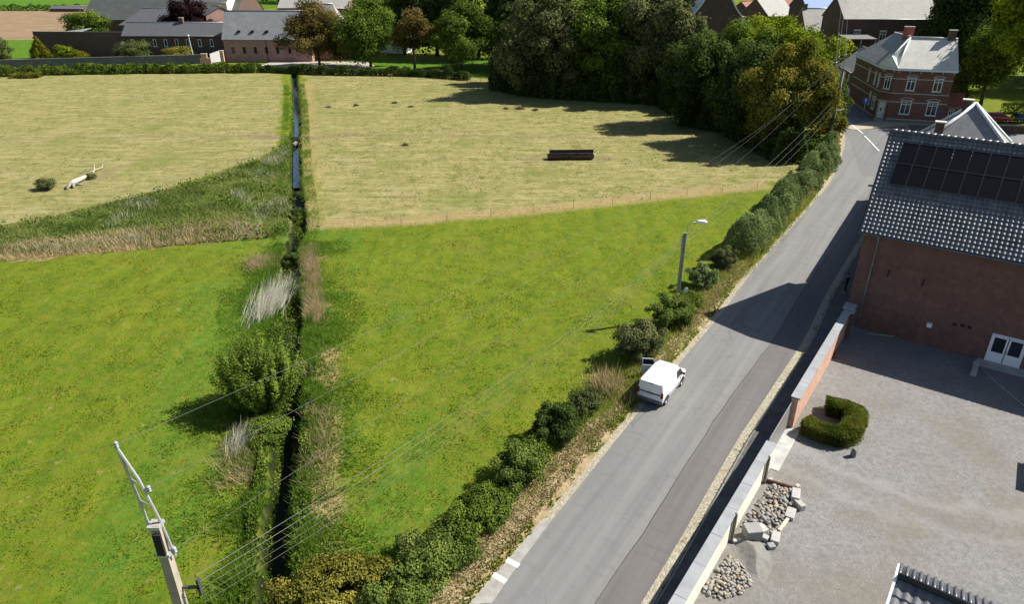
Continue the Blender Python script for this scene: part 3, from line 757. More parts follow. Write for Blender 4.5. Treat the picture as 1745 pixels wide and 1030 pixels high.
tag(blades("bank_grass", at3(A), (.10 + .5 * cl * np.clip(1.5 - db / 3.2, .25, 1)) * RNG.uniform(.5, 1.3, n), .035 + .04 * RNG.random(n), 1.1, cl * .6 + .2 + RNG.normal(size=n) * .25, GRASS['lush']), "lush green growth crowding the ditch banks", "grass", kind="stuff")
A = np.vstack([along(DITCH, fr(62), fr(45), -2.2, -1.2, 11000), along(DITCH, fr(34), fr(17), -2.3, -1.0, 7000)]); A = A + RNG.normal(size=A.shape) * .22; A = A[RNG.random(len(A)) < np.clip((fbm(A[:, 0] * .5, A[:, 1] * .35) - .36) * 6, 0, 1)]; n = len(A)
tag(blades("reeds", at3(A), RNG.uniform(.25, .75, n), .012 + .022 * RNG.random(n), 1.2, RNG.random(n), GRASS['tan']), "tan reeds along the right bank of the ditch", "reeds", kind="stuff")
A = np.vstack([along(DITCH, fr(59), fr(56), 1.2, 3.4, 2600), along(DITCH, fr(33), fr(28), 1.4, 3.2, 1500)]) + 0; A = A + RNG.normal(size=A.shape) * .35; n = len(A)
tag(blades("reeds", at3(A), RNG.uniform(.25, .7, n), .012 + .022 * RNG.random(n), 1.3, RNG.random(n), GRASS['tan']), "faded reed patches on the left bank of the ditch", "reeds", kind="stuff")
# one bleached, wind-laid sheaf of reed
c0 = gp(432, 545); n = 1100
A = np.column_stack([RNG.normal(size=n) * .45 + c0.x, RNG.normal(size=n) * .9 + c0.y]); A = at3(A)
dv = np.column_stack([.35 + RNG.normal(size=n) * .32, 1.1 + RNG.normal(size=n) * .35, np.zeros(n)])
A[:, :2] += np.column_stack([RNG.random(n) * 1.0, RNG.random(n) * 3.8])
tag(blades("reed_clump", A, RNG.uniform(.5, 1.9, n), .02 + .025 * RNG.random(n), .45, RNG.random(n), GRASS['pale'], dirs=dv * .9), "bleached grey sheaf of dead reed bent over beside the ditch", "reeds")
c0 = gp(405, 762); n = 350
A = at3(np.column_stack([RNG.normal(size=n) * .3 + c0.x, RNG.normal(size=n) * .5 + c0.y]))
tag(blades("reed_clump", A, RNG.uniform(.4, 1.2, n), .025 + .03 * RNG.random(n), 1.0, RNG.random(n), GRASS['pale'], dirs=np.tile([.3, .6, 0], (n, 1))), "small pale clump of dead reed below the dark willow bush", "reeds")
# verge stubble and edge weeds
A = along(VR, .03, .93, -2.2, -.35, 42000); n = len(A); zz = np.full(n, .05)
dV = polydist(A[:, 0], A[:, 1], VR[::6]); dH = polydist(A[:, 0], A[:, 1], VL[::6]); zz = .02 + .26 * (dV / (dV + dH + .01)) ** 1.3
tag(blades("verge_stubble", np.column_stack([A, zz]), RNG.uniform(.05, .2, n), .05 + .06 * RNG.random(n), 1.6, RNG.random(n), GRASS['brown']), "mown brown stubble lying along the verge", "grass", kind="stuff")
A = along(VR, .03, .95, -.75, -.02, 12000); A = A[fbm(A[:, 0] * .7, A[:, 1] * .7) > .48]; n = len(A)
tag(blades("verge_weeds", np.column_stack([A, np.full(n, .03)]), RNG.uniform(.06, .28, n), .06 + .06 * RNG.random(n), 1.3, RNG.random(n), GRASS['green']), "green weeds fringing the gutter", "weeds", kind="stuff")
A = along(RR[:150], .0, .6, .45, .75, 4200); A = A[fbm(A[:, 0] * .8, A[:, 1] * .8) > .47]; n = len(A)
tag(blades("gutter_weeds", np.column_stack([A, np.full(n, .02)]), RNG.uniform(.05, .16, n), .06 + .05 * RNG.random(n), 1.3, RNG.random(n), GRASS['weed']), "low weeds growing in the setts beside the pavement", "weeds", kind="stuff")

# --- roadside shrubs, one by one (foot pixel, half width m, height m)
def roadside(px, py, r, h, kind, label, n=4200, leaf=.15, ry=None, rz_=0., name="hedge_shrub", group="shrubs along the road"):
    b = gp(px - 7, py); b.z = .05
    return shrub(name, b, r, h * .9, kind, label, "shrub", int(n * 1.15), leaf * .92, group, ry, rz_, nclump=80, clump=.23, rough=.7)
HA = math.atan2(.84, .54)
roadside(590, 1030, 2.7, 1.9, 'rust', "rusty orange-brown bush nearest the camera, at the lower end of the roadside hedge", 15000, .14, 1.9, .2)
roadside(672, 1045, 1.5, 1.9, 'hedge', "dark green shrub between the rusty bush and the mown verge", 6000, .13, 1.2, HA)
roadside(742, 985, 2.5, 2.0, 'hedge', "broad leafy shrub just above the rusty bush, white flowers at its edge", 15000, .13, 1.5, HA)
roadside(822, 900, 2.2, 1.9, 'green', "mid green shrub of the hedge below the two rounded dark bushes", 12000, .13, 1.3, HA)
roadside(896, 818, 1.75, 2.1, 'hedge', "rounded dense green bush, lower of the pair below the van", 9000, .13, 1.45, HA)
roadside(952, 750, 1.65, 2.2, 'dark', "rounded dark green bush, upper of the pair below the van", 9000, .13, 1.4, HA)
roadside(1000, 702, 1.5, 1.4, 'willow', "pale wispy shrub beyond the upper dark bush, below the van", 5000, .12, 1.0, HA)
roadside(1093, 612, 1.9, 3.1, 'olive', "tall olive-green bush behind the white van, nearest the van's roof", 12000, .15, 1.75, HA)
roadside(1148, 558, 1.75, 2.6, 'hedge', "dark ivy-like bush around the foot of the street lamp", 10000, .14, 1.6, HA)
roadside(1180, 528, 1.3, 1.5, 'green', "low shrub on the bank to the right of the lamp pole foot", 5000, .14, 1.0, HA)
roadside(1202, 490, 1.35, 2.1, 'blue', "small round bush standing alone above the lamp pole, at the hedge's end", 7000, .14, 1.3, HA)
roadside(1238, 458, 1.3, 2.2, 'olive', "grey-brown tinged bush next to the small round one", 6000, .14, 1.2, HA)
# tall dry weeds just below the van
A = np.array([gp(1034, 664)[:2]] * 900) + RNG.normal(size=(900, 2)) * [.55, .8]
tag(blades("weed_clump", np.column_stack([A, np.full(900, .1)]), RNG.uniform(.4, 1.2, 900), .02 + .03 * RNG.random(900), 1.0, RNG.random(900), GRASS['tan']), "straw coloured weed clump on the verge beside the van's tail", "weeds")
# the continuous clipped hedge up to the bend
hp = spline([tuple(gp(*p)[:2]) for p in [(1258, 442), (1290, 405), (1335, 355), (1378, 312), (1402, 285), (1408, 262)]], 60)
def hedge(name, path, wd, h, n, kind, label, leaf=.16, wob=.35, cat="hedge", z0=0., dome=.45):
    P = along(path, 0, 1, -wd / 2, wd / 2, n); P = P + (fbm(P[:, 0] * .5 + 3, P[:, 1] * .5, 3) - .5)[:, None] * wd * wob * .9 * np.array([.84, -.54]) + RNG.normal(size=P.shape) * leaf * .5
    ax = polydist(P[:, 0], P[:, 1], path[::2]); top = h * (1 - dome * np.clip(ax / (wd / 2), 0, 1.3) ** 2.5) * (1 - wob + wob * 2 * np.clip((fbm(P[:, 0] * .55, P[:, 1] * .55, 3) - .5) * 2 + .5, 0, 1))
    u = RNG.random(n); side = RNG.random(n) < .5
    zz = np.where(side, top * (1 - .18 * u), top * u)
    push = np.where(side, 0, 1)
    N = np.column_stack([RNG.normal(size=(n, 2)) * .7, .35 + .5 * side + RNG.normal(size=n) * .3])
    tone = .52 + (fbm(P[:, 0] * 1.3 + 5, P[:, 1] * 1.3 + 2) - .5) * 1.8 + RNG.normal(size=n) * .16
    o = leaf_mesh(name, np.column_stack([P, zz + z0]), N, leaf * RNG.uniform(.6, 1.4, n), tone, LEAF[kind])
    return tag(o, label, cat)
hedge("hedge", hp, 3.1, 2.5, 52000, 'blue', "long greyish green hedge following the road up to the bend", .17, .5)
hedge("low_growth", spline([tuple(gp(*p)[:2]) for p in [(690, 1030), (760, 965), (850, 875), (930, 790), (1000, 715), (1050, 672)]], 60) + np.array([-.5, .2]), 1.6, .7, 20000, 'green', "low tangled growth joining the roadside bushes below the van", .11, .55, "hedge")
# long grass and dead stalks that tie the roadside shrubs together
A = along(VL, .02, .72, -1.9, .7, 24000); A = A + RNG.normal(size=A.shape) * .25; cl = fbm(A[:, 0] * .6, A[:, 1] * .6 + 6); n = len(A)
tag(blades("hedge_grass", np.column_stack([A, np.full(n, .03)]), RNG.uniform(.25, .95, n) * (.4 + cl), .025 + .035 * RNG.random(n), 1.0, cl + RNG.normal(size=n) * .2, GRASS['green']), "long green grass growing between the roadside shrubs", "grass", kind="stuff")
A = along(VL, .02, .72, -1.2, .8, 9000); A = A[fbm(A[:, 0] * .5 + 3, A[:, 1] * .5) > .5]; n = len(A)
tag(blades("dead_stalks", np.column_stack([A, np.full(n, .03)]), RNG.uniform(.3, 1.0, n), .012 + .02 * RNG.random(n), .9, RNG.random(n), GRASS['tan']), "dead straw stalks among the roadside shrubs", "grass", kind="stuff")
# --- the willow bush in the meadow, with upright shoots
b = gp(450, 692); o = empty("willow_bush", b); tag(o, "big dark willow bush with upright shoots beside the ditch", "bush")
n = 32000; ns = 260
a = RNG.random(ns) * 2 * np.pi; q = RNG.random(ns) ** .6; foot = np.stack([np.cos(a) * q * .9, np.sin(a) * q * .8, np.zeros(ns)], 1)
tip = np.stack([np.cos(a) * q * 2.75, np.sin(a) * q * 2.2, 4.7 * (1 - .42 * q ** 2) * RNG.uniform(.62, 1.1, ns)], 1)
k = RNG.integers(0, ns, n); f = RNG.random(n) ** .62
P = foot[k] * (1 - f)[:, None] + tip[k] * f[:, None]; P[:, :2] *= (1 + .12 * np.sin(f * 3))[:, None]; P += RNG.normal(size=(n, 3)) * .085
st = RNG.normal(size=ns) * .2 + .45
leaf_mesh("foliage", P, unit(n) * .55 + (P - [0, 0, 1.2]) / 2.6 + [0, 0, .2], .145 * RNG.uniform(.6, 1.5, n), st[k] + .12 + RNG.normal(size=n) * .18, LEAF['green'], o, .4)
m = MB()
for i in range(0, ns, 4): m.tube([foot[i] - [0, 0, .1], foot[i] * .5 + tip[i] * .5, tip[i] * .92], [.035, .022, .008], 4)
m.build("stem", BARK, o, True)
# plants standing in the ditch itself
A = np.vstack([along(DITCH, fr(72), fr(35), -.75, .75, 11000), along(DITCH, fr(34), fr(17), -.8, -.3, 3000), along(DITCH, fr(150), fr(72), -.95, -.45, 3500), along(DITCH, fr(150), fr(72), .45, .95, 3500)]); A = A[fbm(A[:, 0] * .7, A[:, 1] * .7 + 4) > .44]; n = len(A)
zz = np.where(A[:, 1] > 72, -.55, -1.1) + RNG.random(n) ** 1.5 * .75
tag(leaf_mesh("ditch_plants", np.column_stack([A, zz]), unit(n) * .8 + [0, 0, .6], .16 * RNG.uniform(.6, 1.5, n), np.clip(.5 + RNG.normal(size=n) * .25, 0, 1), LEAF['green']), "dark leafy growth filling the ditch", "plants", kind="stuff")
A = np.vstack([along(DITCH, fr(36), fr(16), .25, 1.3, 24000), along(DITCH, fr(36), fr(16), -1.4, -.5, 11000), along(DITCH, fr(60), fr(36), .5, 1.4, 9000)]); n = len(A)
tag(leaf_mesh("bank_plants", at3(A) + np.column_stack([np.zeros((n, 2)), RNG.random(n) ** 1.6 * .38]), unit(n) * .7 + [0, 0, .6], .13 * RNG.uniform(.6, 1.5, n), .5 + (fbm(A[:, 0] * .8, A[:, 1] * .8) - .5) * 1.6 + RNG.normal(size=n) * .18, LEAF['green']), "bright leafy growth overhanging the ditch edges", "plants", kind="stuff")
n = 2600  # bramble and sallow sprawling down the bank in front of it
shrub("bramble", gp(456, 742), 1.5, .75, 'green', "low bramble patch on the ditch bank in front of the willow bush", "bush", 7000, .13)
shrub("bramble", gp(508, 640), 1.0, .8, 'olive', "bramble hanging over the ditch to the right of the willow bush", "bush", 3500, .13)
for px, py, r, h in ((508, 338, .8, .8), (507, 368, .9, .9), (500, 590, .8, .9), (502, 500, .8, .8), (498, 445, .8, .9)):
    shrub("ditch_shrub", gp(px, py), r, h, 'dark', {338: "farthest dark shrub in the ditch, beside the weedy strip", 368: "dark shrub in the ditch where the fences meet", 590: "dark shrub in the ditch just above the willow bush", 500: "dark shrub half way along the upper reed bank", 445: "dark shrub at the far end of the reed bank", 880: "small dark shrub in the near ditch, upper of two", 965: "small dark shrub in the near ditch, lower of two"}[py], "shrub", 1800, .12, "shrubs in the ditch")
shrub("round_shrub", gp(80, 322), 1.25, 1.3, 'olive', "small round brownish shrub beside the fallen trunk", "shrub", 4500, .12)
shrub("flowering_weed", gp(700, 938), .75, .9, 'willow', "white flowering weed at the meadow edge of the hedge", "weeds", 1400, .09)

# --- trees
RG = "trees in a row behind the meadow"
ptree("broadleaf_tree", 545, 113, 4, 51, 'brown', "brown autumn-tinged tree, first from the left in the row behind the meadow", n=22000, leaf=.44, clear=.07, nclump=60, clump=.26, group=RG, shape='egg', rough=.5)
ptree("broadleaf_tree", 632, 114, -8, 54, 'green', "tall green tree between the two brown trees", n=24000, leaf=.47, clear=.06, nclump=60, clump=.26, group=RG, rough=.5)
ptree("broadleaf_tree", 707, 119, 12, 33, 'brown', "narrow rust-brown tree on a bare trunk left of the leafy green one", n=10000, leaf=.42, clear=.22, nclump=50, clump=.28, group=RG, rough=.45)
ptree("broadleaf_tree", 787, 121, 4, 50, 'green', "bushy green tree at the right end of the row, before the dark wood", n=22000, leaf=.44, clear=.03, nclump=70, clump=.24, group=RG, rough=.4)
ptree("broadleaf_tree", 690, 92, -40, 48, 'green', "green tree rising behind the narrow brown tree", n=9000, leaf=.6, clear=.15)
WG = "big dark trees of the wood"
ptree("wood_tree", 745, 95, -70, 60, 'dark', "dark tree at the back, left of the wood", n=22000, leaf=.85, clear=.03, group=WG)
ptree("wood_tree", 815, 98, -85, 70, 'dark', "tall dark tree behind the gap in the wood", n=22000, leaf=.85, clear=.05, group=WG)
ptree("wood_tree", 874, 142, 28, 38, 'dark', "small dark tree at the wood's left edge", n=14000, leaf=.42, clear=.02, shape='full', group=WG)
ptree("wood_tree", 935, 160, -8, 80, 'olive', "broad grey-olive tree, left of the wood's front rank", n=46000, leaf=.56, clear=.01, shape='full', nclump=90, clump=.22, group=WG)
ptree("wood_tree", 1030, 166, -14, 68, 'green', "tree with fresh green top in the middle of the wood's front", n=38000, leaf=.56, clear=.02, shape='full', nclump=80, clump=.23, group=WG)
ptree("wood_tree", 1122, 172, -22, 68, 'olive', "tall grey-leaved tree at the right of the wood's front rank", n=44000, leaf=.56, clear=.01, shape='full', nclump=90, clump=.22, group=WG)
ptree("wood_tree", 985, 118, -90, 80, 'dark', "dark tree behind the middle of the wood", n=22000, leaf=.85, clear=.02, group=WG)
ptree("wood_tree", 1075, 122, -95, 70, 'dark', "dark tree behind the right half of the wood", n=22000, leaf=.85, clear=.02, group=WG)
ptree("wood_tree", 900, 112, -60, 60, 'dark', "dark tree behind the left half of the wood", n=22000, leaf=.85, clear=.02, group=WG)
ptree("conifer", 1222, 88, -12, 21, 'dark', "slim dark columnar conifer before the brick gable", n=5000, leaf=.5, clear=.02, shape='cone')
BG = "trees by the bend"
ptree("broadleaf_tree", 1190, 214, 44, 62, 'dark', "dark tree with a yellow-green tip, left of the group by the bend", n=30000, leaf=.40, clear=.01, shape='full', nclump=90, clump=.22, group=BG, zt=.42)
ptree("broadleaf_tree", 1262, 210, 40, 66, 'green', "middle tree of the group by the bend", n=28000, leaf=.42, clear=.01, shape='full', nclump=80, clump=.23, group=BG, zt=.3)
ptree("chestnut_tree", 1318, 200, 14, 80, 'bright', "tall bright green tree behind the russet one by the bend", n=32000, leaf=.44, clear=.02, shape='round', nclump=100, clump=.21, group=BG, rough=.4)
ptree("chestnut_tree", 1331, 260, 76, 82, 'rust', "russet-tinged round tree in front by the bend", n=46000, leaf=.34, clear=.01, ry=5.6, shape='full', nclump=110, clump=.2, group=BG, rough=.3, zt=.15)
ptree("broadleaf_tree", 1276, 243, 66, 72, 'dark', "added dark tree filling the shadow gap left of the russet one by the bend", n=24000, leaf=.4, clear=.01, shape='full', nclump=80, clump=.23, group=BG)  # tree added to close gaps in the group's cast shadow
ptree("broadleaf_tree", 1398, 225, 128, 36, 'green', "smaller green tree behind the utility pole at the bend", n=8000, leaf=.33, clear=.03, group=BG)
shrub("roadside_shrub", gp(1415, 236), 2.4, 4.6, 'rust', "orange-leaved shrub beside the road behind the utility pole", n=7000, leaf=.25)
shrub("roadside_shrub", gp(1352, 268), 3.2, 3.4, 'dark', "dark undergrowth shrub at the foot of the russet tree", n=6000, leaf=.28)
shrub("roadside_shrub", gp(1255, 232), 3.0, 3.4, 'dark', "dark undergrowth shrub under the middle tree by the bend", n=5000, leaf=.3)
ptree("broadleaf_tree", 1405, 124, 92, 26, 'bright', "light green leafy tree between the bend and the far houses", n=6000, leaf=.45, clear=.05, shape='round')
hedge("undergrowth", spline(pxpoly([(845, 150), (930, 164), (1030, 170), (1130, 178), (1172, 196)]), 50), 5.5, 6.0, 52000, 'dark', "dark undergrowth along the front of the wood", .55, .4, "undergrowth")
hedge("undergrowth", spline(pxpoly([(1168, 212), (1240, 224), (1300, 256), (1345, 280)]), 40), 4.5, 4.2, 42000, 'dark', "dark undergrowth below the trees by the bend", .34, .4, "undergrowth")
# right-hand side
tree("plane_tree", Vector((88.5, 119.0, 0)), 28.0, 10.8, 'bright', "huge light green tree at the right edge above the parked cars", n=42000, leaf=.5, clear=.24, shape='round', nclump=110, clump=.2, rough=.4, trunk_r=.8)
tree("plane_tree", Vector((88.5, 134.0, 0)), 15.0, 5.2, 'green', "lower green tree leaning over the hedge left of the huge one", n=10000, leaf=.45, clear=.22, shape='round')
tree("beech_tree", Vector((96.0, 158.0, 0)), 27.0, 10.5, 'dark', "big near-black tree behind the corner house", n=22000, leaf=.6, clear=.02, shape='round', nclump=90, clump=.22)
tree("beech_tree", Vector((118.0, 150.0, 0)), 25.0, 9.5, 'dark', "dark tree behind the huge light green one", n=14000, leaf=.65, clear=.03, shape='round')
shrub("garden_bush", Vector((82.8, 134.0, 0)), 3.0, 7.2, 'willow', "pale green bush behind the right end of the corner house", "bush", 5000, .4)
for i, (x, y, l) in enumerate(((112, 176, "dark tree far behind the beech, left"), (126, 168, "dark tree far behind the beech, right"), (104, 196, "farthest dark tree behind the farmhouse"))):
    tree("beech_tree", Vector((x, y, 0)), 24, 10, 'dark', l, n=12000, leaf=.8, clear=.02, shape='full', group="dark trees behind the house garden")
# farm gardens
_q = atY(320, 50, 224); tree("copper_beech", Vector((_q.x, 224, 0)), atY(320, -5, 224).z, 7.4, 'purple', "dark purple-leaved tree behind the farm wing", n=14000, leaf=.6, clear=.12, shape='round', rough=.4)
ptree("garden_tree", 155, 74, 15, 33, 'green', "round green tree behind the blank brick wall of the farm", n=8000, leaf=.5, clear=.04, shape='round')
ptree("weeping_willow", 0, 108, 60, 24, 'willow', "pale weeping tree at the left edge by the farm lawn", n=6000, leaf=.35, clear=.08, shape='egg')
ptree("conifer", 72, 106, 62, 16, 'yellow', "golden conifer before the blank brick wall", n=4500, leaf=.3, clear=.02, shape='cone')
G = "garden shrubs before the farm"
def pshrub(px, by, ty, hw, kind, label, **kw):
    b = gp(px, by); s = b.y / math.cos(PITCH) * .93 / FPX
    return shrub("garden_shrub", b, hw * s, max(1., height_at(b, ty)), kind, label, "shrub", kw.pop('n', 3500), kw.pop('leaf', .32), G, **kw)
pshrub(113, 104, 77, 15, 'bright', "rounded green shrub right of the golden conifer")
pshrub(134, 104, 84, 15, 'yellow', "low yellow-green shrub beside the rounded green one")
pshrub(232, 108, 71, 34, 'willow', "broad silvery shrub before the farm wing's windows", n=6500)
pshrub(306, 104, 79, 26, 'rust', "yellowish shrub between the silvery one and the lamp post", n=4500)
pshrub(8, 106, 92, 14, 'yellow', "small bright shrub under the weeping tree")
for i, (x, y, h, r, l) in enumerate(((-70, 262, 15, 9, "green tree behind the small white gable house"), (-58, 275, 16, 9, "green tree far behind the slate barn"), (-84, 300, 15, 10, "far green tree between the shed and the barn"))):
    tree("garden_tree", Vector((x, y, 0)), h, r, 'green', l, n=5000, leaf=.8, clear=.03, shape='round', group="trees far behind the farm")
for i, (x, y, h, r, l) in enumerate(((-150, 520, 12, 22, "dark far tree above the shed, left"), (-178, 540, 12, 24, "dark far tree at the edge of the far meadow"))):
    tree("far_tree", Vector((x, y, 0)), h, r, 'dark', l, n=4000, leaf=1.3, clear=.02, shape='round', group="far trees at the top of the view")
for i, (px, by, ty, hw, l) in enumerate(((1285, 45, -5, 12, "clipped dark yew beside the white gable"), (1298, 52, 2, 10, "dark yew behind the bright tree, right of the white gable"))):
    ptree("yew_tree", px, by, ty, hw, 'dark', l, n=2500, leaf=.6, clear=.02, shape='round', group="yews beside the brick gable")
ptree("garden_tree", 1392, 78, 40, 14, 'bright', "light green garden tree before the small grey-roofed house", n=2500, leaf=.5, clear=.02, shape='round')
# far hedge under the farm wall, with pale stones at its foot
hedge("hedge", spline(pxpoly([(-60, 134), (0, 130), (150, 126), (300, 124), (440, 123)]), 60), 3.0, 1.9, 26000, 'green', "green hedge along the far edge of the upper meadow, below the farm wall", .34)
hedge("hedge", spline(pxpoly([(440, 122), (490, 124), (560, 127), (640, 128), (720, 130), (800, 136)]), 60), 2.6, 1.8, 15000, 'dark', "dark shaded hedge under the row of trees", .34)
hedge("hedge", spline(pxpoly([(20, 133), (70, 132)]), 12), 2.0, 1.2, 3000, 'rust', "short rusty bramble hedge at the left end of the far hedge", .3)
hedge("hedge", spline([(-214, 432), (-330, 436)], 12), 3, 3, 4000, 'dark', "far field hedge above the ploughed field", .7)
hedge("hedge", spline([(88.5, 127.5), (112, 124.0)], 30), 2.2, 2.6, 9000, 'green', "clipped garden hedge behind the parked cars", .24)
bg_st = m_plain("pale_boulder", (.42, .38, .34), .9, bump=.05)
for i, (px, py) in enumerate(((92, 126), (154, 124), (218, 122), (231, 122), (244, 122), (252, 121), (256, 121), (348, 119))):
    b = gp(px, py); bm = MB(); n = 9
    vs = []
    for r_, z_ in ((.55, 0), (.62, .3), (.4, .6)):
        for k in range(n): vs.append((math.cos(k * 6.283 / n) * r_ * random.uniform(.8, 1.2) * 1.3, math.sin(k * 6.283 / n) * r_ * random.uniform(.8, 1.2), z_ * random.uniform(.85, 1.15)))
    bm.add(vs, [(j * n + k, j * n + (k + 1) % n, (j + 1) * n + (k + 1) % n, (j + 1) * n + k) for j in range(2) for k in range(n)] + [tuple(range(2 * n, 3 * n))])
    o = bm.build("boulder", bg_st, None, True); o.location = (b.x, b.y - 1.6, 0); o.scale = (.75, .75, .8)
    tag(o, ["pale boulder at the hedge foot, leftmost", "pale boulder at the hedge foot, second from the left", "pale boulder, left of the cluster at the hedge foot", "pale boulder in the cluster at the hedge foot", "pale boulder in the cluster at the hedge foot", "pale boulder in the cluster at the hedge foot", "pale boulder, right end of the cluster at the hedge foot", "pale boulder below the farm gate"][i], "boulder", "boulders at the foot of the far hedge")

# ---------------------------------------------------------------- buildings
M_white = m_plain("white_joinery", (.72, .73, .74), .45, var=.06)
M_glass = m_plain("window_glass", (.020, .026, .034), .08, var=.3, scale=.8, spec=.6)
M_dark = m_plain("dark_opening", (.012, .012, .013), .8)
M_zinc = m_plain("zinc", (.30, .32, .34), .45, .6, scale=2)
M_stone = m_plain("pale_stone", (.46, .43, .38), .85, var=.15, scale=2, bump=.02)
M_conc = m_plain("concrete", (.33, .325, .31), .9, var=.2, scale=1.6, bump=.03)
B_red = m_brick("red_brick", (.175, .080, .064), (.125, .062, .052), (.19, .155, .135))
B_dark = m_brick("dark_brick", (.125, .074, .056), (.09, .056, .046), (.105, .092, .08))
B_pink = m_brick("pink_brick", (.38, .215, .18), (.31, .175, .15), (.35, .28, .24), dirt=.4)
B_house = m_brick("house_brick", (.20, .088, .068), (.15, .066, .053), (.18, .14, .115))
B_sunlit = m_brick("sunlit_orange_brick", (.34, .15, .075), (.27, .12, .06), (.26, .2, .15))  # brick brightened towards orange, with sunlight put into the colour
R_slate = m_slate("slate_roof", (.17, .178, .19), (.205, .213, .222), streak=(.28, .29, .27), streak_amt=.5)
R_dark = m_slate("dark_slate_roof", (.080, .083, .094), (.10, .104, .115), streak=(.11, .10, .09), streak_amt=.3)
R_grey = m_slate("grey_tile_roof", (.25, .245, .23), (.30, .29, .27), streak=(.36, .34, .29), streak_amt=.4)
R_pale = m_slate("pale_slate_roof", (.46, .455, .425), (.54, .53, .49), streak=(.60, .565, .45), streak_amt=.6)
R_blue = m_plain("blue_sheet_roof", (.20, .28, .45), .5, var=.1)
R_red = m_slate("red_tile_roof", (.26, .075, .05), (.2, .06, .042), streak=(.3, .14, .1))
M_render = m_plain("cream_render", (.60, .54, .44), .9, var=.1, scale=.8)

def window(parent, x, z, w_, h, y=0., rz=0., loc=None, frame=M_white, style='cross', sill=True, lintel=None, name="window"):
    """window in a wall whose outside is local -y; x, z is the centre"""
    fm = MB(); t = .12 if w_ > .7 else .07
    for sx in (-1, 1): fm.box((x + sx * (w_ / 2 - t / 2), y - .035, z), (t, .07, h))
    for sz in (-1, 1): fm.box((x, y - .035, z + sz * (h / 2 - t / 2)), (w_ - 2 * t, .07, t))
    if style == 'cross':
        fm.box((x, y - .03, z - t * .5), (t * .8, .06, h - 3 * t)); fm.box((x, y - .036, z + h * .2), (w_ - 2 * t, .06, t * .8))
    f = fm.build(name, frame, parent)
    if loc is not None: f.location = loc; f.rotation_euler = (0, 0, rz)
    MB().quad((x - w_ / 2, y - .012, z - h / 2), (x + w_ / 2, y - .012, z - h / 2), (x + w_ / 2, y - .012, z + h / 2), (x - w_ / 2, y - .012, z + h / 2)).build("pane", M_glass, f)
    if sill: MB().box((x, y - .07, z - h / 2 - .06), (w_ + .24, .17, .11)).build("sill", M_stone, f)
    if lintel:
        lm = MB()
        if lintel == 'arch':
            k = 9
            for i in range(k):
                a0 = math.pi * (1 - i / k) ; a1 = math.pi * (1 - (i + 1) / k); R0, R1, ky = w_ * .56, w_ * .56 + .2, .42
                p = [(x + math.cos(q) * r, z + h / 2 + math.sin(q) * r * ky) for q, r in ((a0, R0), (a1, R0), (a1, R1), (a0, R1))]
                lm.add([(px, y - .06, pz) for px, pz in p] + [(px, y + .02, pz) for px, pz in p], [(0, 1, 2, 3), (3, 2, 6, 7), (0, 4, 5, 1), (0, 3, 7, 4), (1, 5, 6, 2)])
        else:
            lm.box((x, y - .03, z + h / 2 + .11), (w_ + .3, .07, .2))
        lm.build("lintel", M_stone, f)
    return f
def gable_house(name, label, P0, P1, depth, eave, ridge, wall, roof, wins=(), over=.35, cat="building", group=None, hip=(0, 0), chim=(), gutter=True, ridge_at=.5, frame=M_white, wstyle='cross'):
    """P0 to P1 is the long wall seen from the meadow, left to right"""
    P0 = Vector((P0[0], P0[1], 0)); d = Vector((P1[0], P1[1], 0)) - P0; L = d.length
    o = empty(name, P0, math.atan2(d.y, d.x)); tag(o, label, cat, group)
    D = depth; yr = D * ridge_at
    w_ = MB()
    h0, h1 = hip
    w_.quad((0, 0, -.3), (L, 0, -.3), (L, 0, eave), (0, 0, eave)); w_.quad((L, D, -.3), (0, D, -.3), (0, D, eave), (L, D, eave))
    w_.poly([(0, D, -.3), (0, 0, -.3), (0, 0, eave)] + ([(0, yr, ridge - .12)] if not h0 else []) + [(0, D, eave)])
    w_.poly([(L, 0, -.3), (L, D, -.3), (L, D, eave)] + ([(L, yr, ridge - .12)] if not h1 else []) + [(L, 0, eave)])
    w_.build("wall", wall, o)
    r = MB(); k = (ridge - eave) / yr; kb = (ridge - eave) / (D - yr); ov = over; e0 = -.25 if not h0 else -ov; e1 = L + (.25 if not h1 else ov)
    zf = eave - ov * k; zb = eave - ov * kb; t = .16
    A, B = (e0 if not h0 else h0, yr, ridge), (e1 if not h1 else L - h1, yr, ridge)
    r.slab([(e0, -ov, zf), (e1, -ov, zf), B, A], t); r.slab([(e1, D + ov, zb), (e0, D + ov, zb), A, B], t)
    if h0: r.slab([(e0, D + ov, zb), (e0, -ov, zf), A], t)
    if h1: r.slab([(e1, -ov, zf), (e1, D + ov, zb), B], t)
    ro = r.build("roof", roof, o)
    MB().tube([(A[0], yr, ridge + .02), (B[0], yr, ridge + .02)], .13, 8).build("ridge_cap", M_zinc if roof is not R_red else R_red, ro, True)
    if gutter:
        MB().tube([(e0, -ov - .06, zf - .05), (e1, -ov - .06, zf - .05)], .07, 6).build("gutter", M_zinc, o, True)
    for (cx, cy, ch, cw) in chim:
        c = MB(); c.box((cx, cy, ridge + ch / 2 - 1), (cw, cw * .8, ch + 2)); cm = c.build("chimney", B_red, ro)
        MB().box((cx, cy, ridge + ch + .06), (cw + .16, cw * .8 + .16, .12)).build("cap", M_conc, cm)
    for q in wins:
        x, z, ww_, hh = q[:4]
        window(o, x, z, ww_, hh, 0, frame=frame, lintel=(q[4] if len(q) > 4 else None), style=wstyle if ww_ > .6 else 'plain')
    return o

